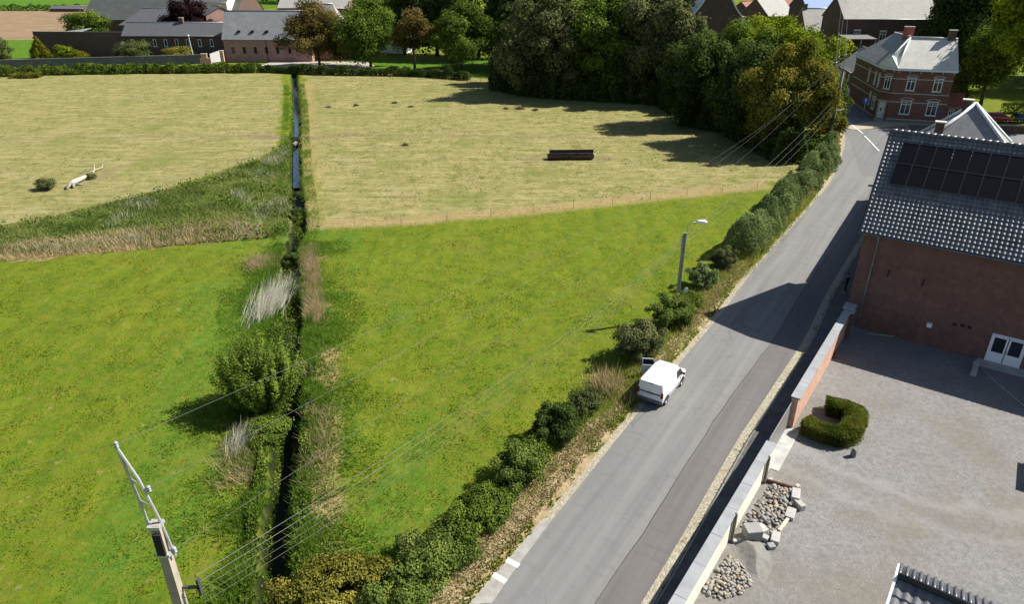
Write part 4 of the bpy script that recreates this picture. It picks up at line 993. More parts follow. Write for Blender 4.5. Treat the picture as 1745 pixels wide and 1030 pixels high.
# ---- the near brick building: local x along its yard wall, y into it
W0 = gp(1437, 552); ANG = math.atan2(-.60, .80)
near = empty("brick_building", W0, ANG)
tag(near, "long red brick building with dark ribbed tile roof beside the gravel yard", "building")
NL, ND, NE, NR, NY, SH = 25.0, 10.4, 7.55, 13.1, 5.2, -.072
m = MB()
m.quad((0, 0, -.3), (NL, 0, -.3), (NL, 0, NE), (0, 0, NE))
m.poly([(SH * ND, ND, -.3), (0, 0, -.3), (0, 0, NE), (SH * NY, NY, NR - .15), (SH * ND, ND, NE)])
m.poly([(NL, 0, -.3), (NL, ND, -.3), (NL, ND, NE), (NL, NY, NR - .15), (NL, 0, NE)])
m.quad((NL, ND, -.3), (SH * ND, ND, -.3), (SH * ND, ND, NE), (NL, ND, NE))
m.build("wall", B_red, near)
# pressed tile roof: every tile modelled on the front slope
M_tile = m_plain("glazed_tile", (.135, .141, .152), .5, var=.3, scale=1.4, spec=.32)
e_y, e_z = -.38, NE - .38 * (NR - NE) / NY + .18
sl_v = Vector((0, NY - e_y, NR + .12 - e_z)); SLEN = sl_v.length; sl_u = sl_v / SLEN; sl_n = Vector((0, -sl_u.z, sl_u.y))
rows = 25; ROWL = SLEN / rows; TP = .285; spt = 6
xs = np.arange(-.28, NL + .2, TP / spt); prof = np.array([.0, .035, .06, .06, .035, .0])
V = []; 
for k in range(rows):
    for (f, hgt) in ((0., .075), (.995, .0)):
        s_ = (k + f) * ROWL; p = prof[np.arange(len(xs)) % spt] * (1.0 if f == 0 else .9)
        yy = e_y + sl_u.y * s_ + sl_n.y * (hgt + p); zz = e_z + sl_u.z * s_ + sl_n.z * (hgt + p)
        V.append(np.column_stack([xs + SH * max(0, e_y + sl_u.y * s_), yy, zz]))
V = np.stack(V); nr_, nx_ = V.shape[:2]; ii = np.arange(nr_ * nx_).reshape(nr_, nx_)
Fq = np.stack([ii[:-1, :-1], ii[:-1, 1:], ii[1:, 1:], ii[1:, :-1]], -1).reshape(-1, 4)
rt = npmesh("roof", V.reshape(-1, 3), Fq, M_tile, near)
m = MB()
m.slab([(-.28 + SH * 10, ND + .35, NE - .3), (NL + .2, ND + .35, NE - .3), (NL + .2, NY, NR + .06), (-.28 + SH * NY, NY, NR + .06)], .12)
m.slab([(-.26, e_y + .05, e_z - .06), (NL + .18, e_y + .05, e_z - .06), (NL + .18, NY, NR + .03), (-.26 + SH * NY, NY, NR + .03)], .12)
m.build("roof_deck", R_dark, near)
m = MB()
for k in range(62):
    x = -.3 + SH * NY + k * .41; m.tube([(x, NY, NR + .16), (x + .43, NY, NR + .19)], [.15, .17], 8)
m.build("ridge_tiles", m_plain("ridge_tile", (.075, .08, .09), .4, spec=.5), near, True)
m = MB(); m.slab([(-.34, e_y - .02, e_z + .04), (-.26, e_y - .02, e_z + .04), (-.26 + SH * NY, NY, NR + .16), (-.34 + SH * NY, NY, NR + .16)], .25); m.build("verge_board", m_plain("dark_verge", (.04, .043, .05), .5), near)
m = MB(); m.tube([(-.3, e_y - .08, e_z - .05), (NL + .2, e_y - .08, e_z - .12)], .085, 8); m.build("gutter", m_plain("dark_gutter", (.10, .115, .125), .4, .3), near, True)
m = MB(); m.tube([(.95, e_y - .08, e_z - .1), (.95, -.1, e_z - .5), (.95, -.09, 4), (.95, -.09, .1)], .055, 8)
for z in (1, 3, 5, 6.6): m.box((.95, -.06, z), (.16, .12, .06))
m.build("downpipe", M_zinc, near, True)
def on_wall(px, py, A, ang):
    """survey pixel on the vertical plane through A with direction ang -> (along, height)"""
    d = ray(px, py); u = Vector((math.cos(ang), math.sin(ang), 0)); n = Vector((-u.y, u.x, 0))
    t = (A.dot(n)) / d.dot(n); P = Vector((0, 0, CAM_H)) + d * t
    return (P - A).dot(u), P.z
dx, dz_ = on_wall(1714, 598, W0, ANG)
DW, DH = 1.95, 2.05
d0 = empty("double_door", (dx, 0, 1.05)); d0.parent = near
bpy.data.objects.remove(d0)
m = MB()
for sx in (-1, 1): m.box((dx + sx * (DW / 2 - .04), -.05, DH / 2), (.09, .1, DH))
m.box((dx, -.05, DH + .045), (DW, .1, .09))
dj = m.build("door", M_white, near)
for sx in (-1, 1):
    lf = MB(); cx = dx + sx * .46
    lf.box((cx, -.045, .42), (.86, .06, .84)); lf.box((cx - .38, -.045, 1.42), (.1, .06, 1.16)); lf.box((cx + .38, -.045, 1.42), (.1, .06, 1.16)); lf.box((cx, -.045, 1.96), (.66, .06, .09))
    lf.build("door_leaf", M_white, dj)
    MB().quad((cx - .33, -.03, .84), (cx + .33, -.03, .84), (cx + .33, -.03, 1.92), (cx - .33, -.03, 1.92)).build("pane", M_glass, dj)
MB().box((dx + .06, -.1, 1.02), (.03, .05, .16)).build("handle", M_zinc, dj)
MB().box((dx, -.5, .07), (2.7, 1.0, .14)).build("doorstep", M_conc, near)
bx_, bz_ = on_wall(1584, 554, W0, ANG)
m = MB(); m.box((bx_, -.09, bz_), (.3, .18, .26)); m.box((bx_, -.12, bz_ + .15), (.34, .26, .04)); m.build("meter_box", M_white, near)
m = MB()
for (px, py) in ((1514, 466), (1573, 482)):
    ax, az = on_wall(px, py, W0, ANG); m.box((ax, -.03, az), (.07, .06, .55))
m.build("wall_anchor", M_dark, near)
m = MB()
for (px, py) in ((1627, 553), (1640, 555), (1652, 558)):
    ax, az = on_wall(px, py, W0, ANG); m.box((ax, -.02, az), (.24, .05, .2))
m.build("air_grille", M_dark, near)
# lower rear wing along the street
m = MB(); y0, y1, ze = ND, 37.0, 5.6
m.quad((SH * y1, y1, -.3), (SH * y0, y0 + .01, -.3), (SH * y0, y0 + .01, ze), (SH * y1, y1, ze)); m.quad((7, y0 + .01, -.3), (7, y1, -.3), (7, y1, ze), (7, y0 + .01, ze))
m.poly([(SH * y1, y1, -.3), (7, y1, -.3), (7, y1, ze), (2.8, y1, ze + 1.6), (SH * y1, y1, ze)])
m.build("wing_wall", B_red, near)
m = MB(); m.slab([(SH * y0 - .25, y0 + .05, ze), (SH * y1 - .25, y1, ze), (2.8, y1, ze + 1.8), (2.8, y0 + .05, ze + 1.8)], .12); m.slab([(7.3, y0 + .05, ze - .1), (7.3, y1, ze - .1), (2.8, y1, ze + 1.8), (2.8, y0 + .05, ze + 1.8)], .12)
m.build("wing_roof", R_dark, near)

# solar panels: each lies on the roof and is a thing of its own
M_cell = m_plain("solar_cell", (.006, .007, .011), .45, var=.25, scale=1.2, spec=.12)
M_pfr = m_plain("panel_frame", (.022, .024, .028), .4, .3)
PW, PH = 1.06, 1.70
proto = None
ORD = ["first", "second", "third", "fourth", "fifth", "sixth", "seventh", "eighth", "ninth"]
Mloc = Matrix(((1, 0, 0), (0, sl_u.y, sl_n.y), (0, sl_u.z, sl_n.z)))
for row in range(2):
    for c in range(9):
        if proto is None:
            proto = empty("solar_panel")
            MB().box((PW / 2, PH / 2, 0), (PW - .03, PH - .03, .03)).build("cells", M_cell, proto)
            m = MB()
            for sx in (.011, PW - .031): m.box((sx + .01, PH / 2, .004), (.02, PH - .01, .042))
            for sy in (.011, PH - .031): m.box((PW / 2, sy + .01, .004), (PW - .06, .02, .042))
            m.build("frame", m_plain("panel_rim", (.05, .052, .056), .5, .2), proto); o = proto
        else: o = copy_tree(proto)
        s0 = SLEN - .85 - PH * (2 - row); lp = Vector((.62 + c * PW + SH * 3, e_y, e_z)) + sl_u * s0 + sl_n * .19
        o.matrix_world = near.matrix_basis @ Matrix.Translation(lp) @ Mloc.to_4x4()
        tag(o, "black solar panel in the %s row of the tiled roof, %s from the gable end" % ("lower" if row == 0 else "upper", ORD[c]), "solar panel", "solar panels on the tiled roof")

# ---- the small roof in the near right corner
m = MB(); K0 = gp(1536, 988, 3.3); K1 = gp(1680, 1050, 3.3); d = (K1 - K0).normalized(); nn = Vector((d.y, -d.x, 0))
if nn.y > 0: nn = -nn
sh = empty("shed", (K0.x, K0.y, 0), math.atan2(d.y, d.x)); tag(sh, "shed with dark tile roof in the lower right corner of the yard", "shed")
L_ = 6.0
V = []; xs = np.arange(-.15, L_, .055)
pr = np.array([.0, .03, .05, .045, .02, .0])
for k in range(14):
    for f, hg in ((0, .05), (.99, 0)):
        s_ = (k + f) * .33; pz = pr[np.arange(len(xs)) % 6]
        V.append(np.column_stack([xs, np.full(len(xs), -4.6 + s_), 3.3 - (4.62 - s_) * .55 + hg + pz]))
V = np.stack(V); a_, b_ = V.shape[:2]; ii = np.arange(a_ * b_).reshape(a_, b_)
npmesh("roof", V.reshape(-1, 3), np.stack([ii[:-1, :-1], ii[:-1, 1:], ii[1:, 1:], ii[1:, :-1]], -1).reshape(-1, 4), M_tile, sh)
V2 = V.copy(); V2[:, :, 1] *= -1
m = MB(); m.slab([(-.2, .0, 3.38), (L_, .0, 3.38), (L_, 1.3, 2.85), (-.2, 1.3, 2.85)], .1)
for k in range(26): m.tube([(-.1 + k * .23, .05, 3.40), (-.1 + k * .23, 1.28, 2.9)], .06, 6)
m.build("rear_slope", m_plain("ribbed_tile", (.085, .09, .105), .4, spec=.5), sh, True)
m = MB(); m.slab([(-.24, -4.6, .86), (-.14, -4.6, .86), (-.14, 0, 3.42), (-.24, 0, 3.42)], .22); m.slab([(-.24, 1.32, 2.84), (-.14, 1.32, 2.84), (-.14, 0, 3.42), (-.24, 0, 3.42)], .22); m.build("verge_board", M_white, sh)
m = MB(); m.box((3, -1.6, 1.2), (5.8, 5.2, 2.4)); m.poly([(.05, -4.2, 1), (.05, 1.0, 1), (.05, 1.0, 2.8), (.05, 0, 3.25), (.05, -4.2, .95)]); m.build("wall", B_red, sh)
m = MB(); m.tube([(-.1, 0, 3.42), (L_, 0, 3.42)], .12, 8); m.build("ridge_tiles", M_pfr, sh, True)

# ---- yard wall, piers, gate
WD = Vector((-.575, -.818, 0)).normalized(); WP = gp(1443, 566); WANG = math.atan2(WD.y, WD.x)   # local x runs towards the camera, +y = yard side? (left of travel)
def wt(px, py): return (gp(px, py) - WP).dot(WD)
def yard_wall(name, label, t0, t1, h, mat, th=.34, cop=.52):
    o = empty(name, WP + WD * t0, WANG); tag(o, label, "wall"); L = t1 - t0
    MB().box((L / 2, -th / 2, h / 2), (L, th, h)).build("wall", mat, o)
    m = MB(); k = max(1, int(L / 1.9))
    for i in range(k): m.box((L * (i + .5) / k, -th / 2, h + .045 + .003 * (i % 2)), (L / k - .012, cop, .09))
    m.build("coping", M_cop, o, bevel=.012)
    return o
M_cop = m_plain("coping_concrete", (.235, .245, .255), .9, var=.16, scale=1.2, bump=.02)
B_wash = m_brick("washed_brick", (.50, .30, .215), (.44, .25, .18), (.48, .36, .29), dirt=.2)
M_cream = m_plain("cream_wall_paint", (.60, .565, .48), .9, var=.1, scale=1.0, bump=.02)
# yard side is to the left of WD (WD points to the camera-left), so thickness runs to -y (street side)
s1e = wt(1354, 733); s2s = wt(1320, 803)
yard_wall("yard_wall", "tall pinkish brick yard wall with grey coping, between gate and brick building", .75, s1e, 2.0, B_wash)
yard_wall("yard_wall", "long cream painted yard wall with grey coping, running out at the bottom of the view", s2s, s2s + 22, 1.62, M_cream)
pr_ = gp(1449, 521, 2.35); o = empty("gate_pier", (pr_.x, pr_.y, 0), WANG); tag(o, "brick pier with blue-grey cap at the corner of the brick building", "pier")
MB().box((0, 0, 1.1), (.8, .6, 2.2)).build("shaft", B_red, o); m = MB(); m.box((0, 0, 2.27), (1.0, .78, .14)); m.box((.35, .1, 2.12), (.7, .7, .12)); m.build("cap", M_cop, o, bevel=.015)
# metal gate closing the gap
o = empty("metal_gate", WP + WD * (s1e + .06) + Vector((-.24, .17, 0)), WANG + .0); tag(o, "grey sheet metal gate between the two yard walls", "gate"); GL = s2s - s1e - .12
m = MB(); n_ = int(GL / .14)
for i in range(n_): m.box((GL * (i + .5) / n_, 0, 1.0 + (0.012 if i % 2 else 0)), (GL / n_ - .004, .03 + .012 * (i % 2), 1.62))
m.build("sheet", m_plain("gate_sheet", (.26, .25, .24), .5, .3, var=.1), o)
m = MB(); m.box((0, 0, 1.0), (.08, .08, 1.95)); m.box((GL, 0, .9), (.08, .08, 1.75)); m.box((GL / 2, -.03, 1.62), (GL, .04, .07)); m.box((GL / 2, -.03, .25), (GL, .04, .07)); m.build("gate_frame", M_zinc, o)
a = WP + WD * s1e; b = WP + WD * s2s
m = MB(); q = Vector((.82, -.575, 0)); m.prism([(a - q * .3)[:2], (b - q * .3)[:2], (b + q * .45)[:2], (a + q * .45)[:2]][::-1], .0, .06)
tag(m.build("threshold", M_conc), kind="structure")
for i, (px, py, lab) in enumerate(((1307, 826, "weathered wooden post against the cream wall, beside the gate"), (1245, 924, "weathered wooden post against the cream wall, beside the rubble"))):
    p = gp(px, py); o = MB().box((0, 0, .85), (.16, .14, 1.7)).box((0, 0, 1.72), (.10, .09, .04)).build("wooden_post", m_plain("grey_wood", (.16, .145, .12), .9, var=.3, scale=4) if i == 0 else bpy.data.materials["grey_wood"], None, bevel=.01)
    o.location = WP + WD * ((p - WP).dot(WD)) + Vector((.82, -.575, 0)) * .10; o.rotation_euler = (0, 0, WANG); tag(o, lab, "post")

# ---- the corner house
HZ, HR = 8.6, 13.0
E1, E2, E3, E4 = gp(1461, 93, HZ), gp(1499, 113, HZ), gp(1529, 117, HZ), gp(1629, 121, HZ)
E2 = E3 + (E2 - E3).normalized() * 2.4
dF = (E4 - E3).normalized(); nF = Vector((-dF.y, dF.x, 0))
E5 = E4 + nF * 9.5
dL = (E1 - E2).normalized(); nL = Vector((dL.y, -dL.x, 0))
E6 = E1 + nL * 8.5
house = empty("corner_house", (0, 0, 0)); tag(house, "two-storey red brick corner house with pale hipped roof and white window frames", "house")
foot = [E1, E2, E3, E4, E5, E6]
def wallpart(A, B, h, mat, parent, name="wall", z0=-.3):
    d = B - A; m = MB(); m.quad((0, 0, z0), (d.length, 0, z0), (d.length, 0, h), (0, 0, h))
    o = m.build(name, mat, parent); o.location = (A.x, A.y, 0); o.rotation_euler = (0, 0, math.atan2(d.y, d.x)); return o
for A, B in ((E1, E2), (E2, E3), (E3, E4), (E5, E6), (E6, E1)): wallpart(A, B, HZ, B_house, house)
wallpart(E4, E5, HZ, B_sunlit, house)  # sun-facing wall of the red house: its sunlight is painted as brighter brick
r1 = gp(1552, 64, HR); r2 = gp(1607, 66, HR); r0 = gp(1531, 54, HR)
ov = lambda P, dx_: P + dx_
up = Vector((0, 0, .12))
out = lambda A, B: Vector(((B - A).y, -(B - A).x, 0)).normalized() * .38
a1, a2, a3, a4 = E1 + out(E1, E2), E2 + (out(E1, E2) + out(E2, E3)) * .6, E3 + (out(E2, E3) + out(E3, E4)) * .6, E4 + out(E3, E4) + dF * .3
def rslab(pts, mat, name="roof"):
    m = MB()
    m.slab(pts, .15); return m.build(name, mat, house)
r2 = Vector((E4.x + dF.x * .1, E4.y, HR)) + nF * 4.6
rslab([a3 + up, a4 + up, r2, r1], R_pale); rslab([a2 + up, a3 + up, r1], R_pale)
r0 = r1 + dL * 9.0; r0.z = HR
rslab([a1 + up, a2 + up, r1, r0], R_grey)
rslab([E5 + nF * .3 + up, E6 + up, r0, r1, r2], R_grey); rslab([E6 + up, a1 + up, r0], R_grey)
m = MB(); m.poly([E4 + Vector((0, 0, 0)), E5, r2 - Vector((0, 0, .2))]); m.build("gable", B_sunlit, house)
m = MB(); zz = Vector((0, 0, .16))
for p, q in ((a3, r1), (a2, r1), (r1, r2), (r1, r0)): m.tube([p + zz, q + zz * .6], .13, 6)
m.build("ridge_cap", m_plain("lead_flashing", (.55, .56, .56), .5, .1), house, True)
m = MB()
for A, B, C, D in ((E1, E2, a1, a2), (E2, E3, a2, a3), (E3, E4, a3, a4)):
    m.slab([C + Vector((0, 0, .05)), D + Vector((0, 0, .05)), B - Vector((0, 0, .03)), A - Vector((0, 0, .03))], .28)
m.build("cornice", m_plain("white_cornice", (.66, .67, .68), .6), house)
# pediment over the chamfered corner
mid = (a2 + a3) / 2; dc = (a3 - a2).normalized(); m = MB()
p0, p1, pt = mid - dc * 1.7 + up, mid + dc * 1.7 + up, mid + Vector((0, 0, 2.0)); back = (r1 - mid); back.z = 0; back = back.normalized() * 1.9 + Vector((0, 0, 1.5))
m.slab([p0, pt, mid + back], .1); m.slab([p1, pt, mid + back], .1); m.poly([p0, p1, pt]); m.build("pediment", m_plain("pediment_white", (.70, .70, .68), .6), house)
# chimneys
for P, mt, sz, hh in ((r1 + dL * 1.2 + nF * .9, m_plain("red_render", (.36, .085, .07), .8), (1.5, .7), 1.5), (r2 - dF * .9 + nF * .2, B_dark, (1.1, .8), 1.3)):
    c = MB().box((P.x, P.y, HR + hh / 2 - .5), (sz[0], sz[1], hh + 1), math.atan2(dF.y, dF.x)).build("chimney", mt, house)
    MB().box((P.x, P.y, HR + hh + .06), (sz[0] + .14, sz[1] + .14, .12), math.atan2(dF.y, dF.x)).build("cap", M_conc, c)
def hwin(A, B, px, py, w_, h, **kw):
    ang = math.atan2((B - A).y, (B - A).x); s_, z_ = on_wall(px, py, A, ang)
    s_ = min(max(s_, w_ / 2 + .15), (B - A).length - w_ / 2 - .15)
    return window(house, s_, z_, w_, h, 0, loc=(A.x, A.y, 0), rz=ang, **kw)
ZU, ZL = 6.3, 2.55
def hwin2(A, B, s_, z_, w_, h, **kw):
    return window(house, s_, z_, w_, h, 0, loc=(A.x, A.y, 0), rz=math.atan2((B - A).y, (B - A).x), **kw)
LF = (E4 - E3).length; LC = (E3 - E2).length; LL = (E2 - E1).length
for fx in (.30, .76):
    hwin2(E3, E4, LF * fx, ZU, 1.3, 2.1, lintel='arch'); hwin2(E3, E4, LF * fx, ZL, 1.55, 2.3, lintel='arch')
hwin2(E2, E3, LC * .52, ZU, 1.15, 2.1, lintel='arch')
for s_, z_, w_ in ((LL - 1.3, ZU, .8), (LL - 3.6, ZU, .8), (LL - 1.6, ZL, 1.7), (LL - 4.2, ZL + .3, .8), (LL - 7.5, ZU, .8)):
    hwin2(E1, E2, s_, z_, w_, 2.1, lintel='arch')
wA = math.atan2((E3 - E2).y, (E3 - E2).x)
m = MB(); m.box((LC * .5, -.06, 1.35), (1.0, .08, 2.5)); m.box((LC * .5, -.03, 2.85), (1.0, .06, .5)); dr = m.build("door", M_white, house); dr.location = (E2.x, E2.y, 0); dr.rotation_euler = (0, 0, wA)
MB().box((LC * .5, -.11, 1.9), (.3, .03, .5)).build("pane", M_glass, dr); MB().box((LC * .5 + .38, -.13, 1.2), (.05, .07, .16)).build("handle", M_zinc, dr)
m = MB(); m.box((LC * .5, -.2, .09), (1.5, .5, .3)); m.box((LC * .5, -.12, 3.25), (1.5, .26, .14)); m.box((LC * .5 - .66, -.06, 1.6), (.2, .14, 3.2)); m.box((LC * .5 + .66, -.06, 1.6), (.2, .14, 3.2)); q = m.build("door_surround", M_stone, house); q.location = (E2.x, E2.y, 0); q.rotation_euler = (0, 0, wA)
for A, B in ((E1, E2), (E2, E3), (E3, E4)):
    d = B - A; m = MB()
    for z, h in ((.55, .12), (3.35, .13), (4.75, .12), (7.05, .13)):
        if (A, B) == (E2, E3) and z < 3.3: continue
        for s0, s1 in ((0, d.length),):
            m.box((d.length / 2, -.025, z), (d.length, .05, h))
    q = m.build("string_course", M_stone, house); q.location = (A.x, A.y, 0); q.rotation_euler = (0, 0, math.atan2(d.y, d.x))
    m = MB(); m.box((d.length / 2, -.05, .22), (d.length, .10, .5)); q = m.build("plinth", m_plain("plinth_stone", (.17, .155, .14), .9), house); q.location = (A.x, A.y, 0); q.rotation_euler = (0, 0, math.atan2(d.y, d.x))
    m = MB()
    for k in range(int(d.length / 1.6) + 1): m.box((.4 + k * 1.6, -.1, HZ - .45), (.16, .2, .3))
    q = m.build("corbel", M_stone, house); q.location = (A.x, A.y, 0); q.rotation_euler = (0, 0, math.atan2(d.y, d.x))
# its blue number plaque
p = E4 - dF * .9; o = MB().box((0, -.03, 0), (.5, .05, .55)).build("plaque", m_plain("blue_enamel", (.03, .09, .33), .4)); o.parent = house; o.location = (p.x, p.y, 2.1); o.rotation_euler = (0, 0, math.atan2(dF.y, dF.x))
# lower wing running up the side street
WA = E1 + dL * 11.5
g_ = gable_house("brick_cottage", "low brick cottage attached to the left of the corner house", WA, E1 + dL * .05, 7.5, 5.6, 9.0, B_house, R_grey, wins=((2.0, 1.5, .9, 1.9, 'flat'), (4.4, 1.5, .9, 1.9, 'flat'), (7.0, 1.5, .9, 1.9, 'flat'), (9.6, 1.5, .9, 1.9, 'flat'), (2.4, 4.0, .8, 1.2, 'flat'), (5.6, 4.0, .8, 1.2, 'flat'), (8.8, 4.0, .8, 1.2, 'flat')), cat="house")
MB().box((11.0, -.05, 1.15), (1.0, .08, 2.3)).build("door", M_white, g_)
# low garden building right of it
gable_house("garden_annex", "small orange brick annex in sunlight behind the corner house", E4 + dF * .2 + nF * 4.2, E4 + dF * 3.4 + nF * 4.2, 4, 2.6, 4.2, B_sunlit, R_red, cat="building", wins=((1.6, 1.4, .8, 1.2),))

# ---- the pyramid roofed house behind the panels
PC = atY(1652, 215, 84); PC.z = 0; PAp = atY(1663, 177, 84); ps = 5.0; pz = 4.2
tw = empty("pyramid_roof_house", PC, ANG + .12); tag(tw, "slate house with a steep pyramid roof and two chimneys behind the solar panels", "house")
az_ = PAp.z; lx = 0
MB().box((0, 0, pz / 2), (2 * ps - .6, 2 * ps - .6, pz)).build("wall", B_red, tw)
c4 = [(-ps, -ps, pz), (ps, -ps, pz), (ps, ps, pz), (-ps, ps, pz)]; m = MB(); ap = (0, 0, az_)
for i in range(4): m.slab([c4[i], c4[(i + 1) % 4], ap], .12)
m.build("roof", R_slate, tw)
m = MB()
for i in range(4): m.tube([Vector(c4[i]) + Vector((0, 0, .05)), Vector(ap) + Vector((0, 0, .05))], .2, 6)
m.build("hip_flashing", m_plain("white_flashing", (.55, .58, .60), .5), tw, True)
for (fx, fy, lab) in ((-.62, -.62, 0), (-.16, .02, 1)):
    bz = pz + (az_ - pz) * (1 - max(abs(fx), abs(fy))); cm = MB().box((fx * ps, fy * ps, bz), (.9, .65, 2.3)).build("chimney", B_dark, tw)
    MB().box((fx * ps, fy * ps, bz + 1.2), (1.2, .9, .14)).build("cap", M_stone, cm)

# ---- village beyond the bend
def yhouse(name, label, xl, xr, Y, pe, pr, depth, wall, roof, wins=(), tilt=0., **kw):
    """long wall seen between survey columns xl, xr at distance Y; eave at row pe, ridge at row pr"""
    A, B = atY(xl, pe, Y), atY(xr, pe, Y); e = A.z
    Rz = atY((xl + xr) / 2, pr, Y + depth * kw.get('ridge_at', .5)).z
    L = (B - A).length; A = Vector((A.x, A.y, 0)); B = A + Vector((math.cos(tilt), math.sin(tilt), 0)) * L
    wl = []
    for q in wins:
        x, py_, w_, h = q[:4]; wl.append((x * L, max(.9, min(e - h / 2 - .3, py_)), w_, h) + tuple(q[4:]))
    return gable_house(name, label, A, B, depth, e, max(Rz, e + 1.2), wall, roof, wl, **kw)
yhouse("farmhouse", "long dark brick farmhouse with grey roof behind the corner house", 1440, 1600, 166, 30, -8, 12, B_dark, R_grey, wins=((.16, 9.8, 1.4, 2.0, 'flat'), (.44, 9.6, 1.4, 2.0, 'flat'), (.64, 9.4, 1.4, 2.0, 'flat'), (.2, 5.5, 1.3, 2), (.5, 5.5, 1.3, 2)), chim=((3, 6, 1.2, 1.4),), cat="house")
lt = empty("lean_to_shed", atY(1444, 66, 160)); lt.location.z = 0; tag(lt, "open lean-to with pale flat roof against the dark farmhouse", "shed")
zl = atY(1444, 66, 160).z; m = MB(); m.slab([(0, 0, zl), (6.5, 0, zl), (6.5, 5.5, zl + .5), (0, 5.5, zl + .5)], .2); m.build("roof", m_plain("weathered_felt", (.13, .13, .125), .9), lt)
m = MB()
for x in (.2, 3.2, 6.3): m.box((x, .2, zl / 2 - .1), (.2, .2, zl - .2))
m.build("post", M_zinc, lt); MB().box((3.25, 5.3, zl / 2), (6.4, .15, zl - .3)).build("back_wall", B_dark, lt)
yhouse("small_house", "small house with beige slate roof left of the dark farmhouse", 1374, 1434, 186, 50, 14, 9, B_dark, R_grey, wins=((.72, 6.4, 1.0, 1.8, 'flat'), (.5, 2.6, 1.5, 1.6)), cat="house", chim=((.6, 4.5, 1.0, .8),))
yhouse("blue_roof_hall", "low building with bright blue sheet roof beyond the small house", 1376, 1440, 215, 12, -14, 14, B_dark, R_blue, cat="building")
yhouse("terrace_house", "house with pale concrete roof beyond the trees by the bend", 1310, 1372, 235, 26, -4, 12, B_red, R_grey, cat="house", tilt=.5)
yhouse("terrace_house", "red roofed terrace house at the top of the view", 1282, 1336, 250, 22, 2, 10, B_red, R_red, cat="house", tilt=.6)
yhouse("terrace_house", "second red roofed house, farther back, above the blue roof", 1330, 1380, 300, 8, -8, 10, B_red, R_red, cat="house", tilt=.3)
# tall brick gable with white shaped parapet
g0 = atY(1172, 70, 178); g1 = atY(1262, 70, 178); GWd = (g1 - g0).length
o = empty("brick_hall", (g0.x, g0.y, 0), .1); tag(o, "tall dark brick gable with white curved parapet, behind the conifer", "building")
zt, ze_ = atY(1200, -60, 178).z, atY(1255, 28, 178).z
prof_ = [(0, -.3), (GWd, -.3), (GWd, ze_)]
for i in range(9):
    f = i / 8; prof_.append((GWd * (1 - f * .5), ze_ + (zt - ze_) * (f * .5 + .5 * f * f)))
prof_ += [(GWd * .5 - (x - GWd * .5), z) for x, z in reversed(prof_[3:-1])] + [(0, ze_)]
m = MB(); n = len(prof_); m.add([(x, 0, z) for x, z in prof_] + [(x, .5, z) for x, z in prof_], [tuple(range(n)), tuple(reversed(range(n, 2 * n)))] + [(i, n + i, n + (i + 1) % n, (i + 1) % n) for i in range(n)])
m.box((GWd / 2, 13, ze_ / 2), (GWd - .4, 25, ze_)); m.build("wall", B_dark, o)
m = MB(); top = [p for p in prof_[2:]]
for a, b in zip(top[:-1], top[1:]):
    m.slab([(a[0], -.25, a[1] + .12), (b[0], -.25, b[1] + .12), (b[0], 3.0, b[1] + .5), (a[0], 3.0, a[1] + .5)], .3)
m.build("parapet", m_plain("white_parapet", (.62, .64, .66), .6), o)
m = MB(); m.slab([(0, 3.0, ze_), (GWd / 2, 3.0, zt - 1), (GWd / 2, 26, zt - 1), (0, 26, ze_)], .2); m.slab([(GWd, 3.0, ze_), (GWd / 2, 3.0, zt - 1), (GWd / 2, 26, zt - 1), (GWd, 26, ze_)], .2); m.build("roof", R_slate, o)
m = MB(); m.box((GWd + .2, -.1, ze_ / 2), (.7, .9, ze_)); m.build("buttress", M_render, o)

# ---- the farm across the meadow
BW = [(f_, 3.1, .8, 1.8, 'flat') for f_ in (.1, .26, .36, .47, .58, .69, .8, .91)]
barn = yhouse("slate_barn", "big pinkish brick barn with grey slate roof and small arched windows", 379, 528, 200, 64, 18, 10, B_pink, R_slate, cat="barn")
for x in (.07, .19, .31, .43, .55, .68, .8): window(barn, 25.3 * x + .6, 3.0, .75, 1.7, 0, frame=M_dark, sill=False, style='plain', lintel='arch')
m = MB()
for x in (4.4, 8.1, 12.0): m.box((x, 1.0, 7.75), (.7, .5, .5)); m.box((x - .5, .9, 7.6), (.3, .4, .3))
m.build("roof_hatch", M_dark, barn); MB().tube([(11.6, -.1, .2), (11.6, -.1, 5.8)], .07, 6).build("downpipe", M_dark, barn)
yhouse("hip_barn", "pale hip-roofed barn end behind the brown tree", 530, 592, 204, 62, 6, 11, B_pink, R_grey, hip=(0, 4.5), cat="barn")
wing = yhouse("farm_wing", "long low brick farm wing with a row of white-silled windows", 208, 379, 206, 59, 38, 8, B_dark, R_dark, wins=[(f_, 4.3, .9, 1.9) for f_ in (.09, .2, .31, .42, .53, .64, .76, .88)], chim=((15.5, 4.0, 1.2, 1.1),), cat="building", wstyle='plain')
bw = empty("farm_wall_building", atY(55, 54, 209), 0); bw.location.z = 0; tag(bw, "high blank brick wall of the farm with a shallow roof behind", "building")
bwl = (atY(208, 56, 207) - atY(55, 54, 209)).length; bz = atY(55, 54, 209).z; bw.rotation_euler = (0, 0, math.atan2(-2, bwl))
MB().box((bwl / 2, .2, bz / 2), (bwl, .4, bz)).build("wall", B_dark, bw); MB().box((bwl / 2, .2, bz + .06), (bwl, .6, .12)).build("coping", R_dark, bw)
MB().slab([(6, .5, bz - 1.2), (13, .5, bz - .2), (13, 7, bz + .6), (3, 7, bz - .6)], .15).build("roof", R_slate, bw)
MB().box((bwl * .9, -.03, 1.1), (1.3, .06, 2.2)).build("door", M_dark, bw); MB().box((bwl * .985, -.04, 4.2), (1.1, .06, .8)).build("white_panel", M_white, bw)
MB().box((bwl * .33, -.03, 2.4), (1.6, .06, 2.0)).build("window", M_glass, bw)
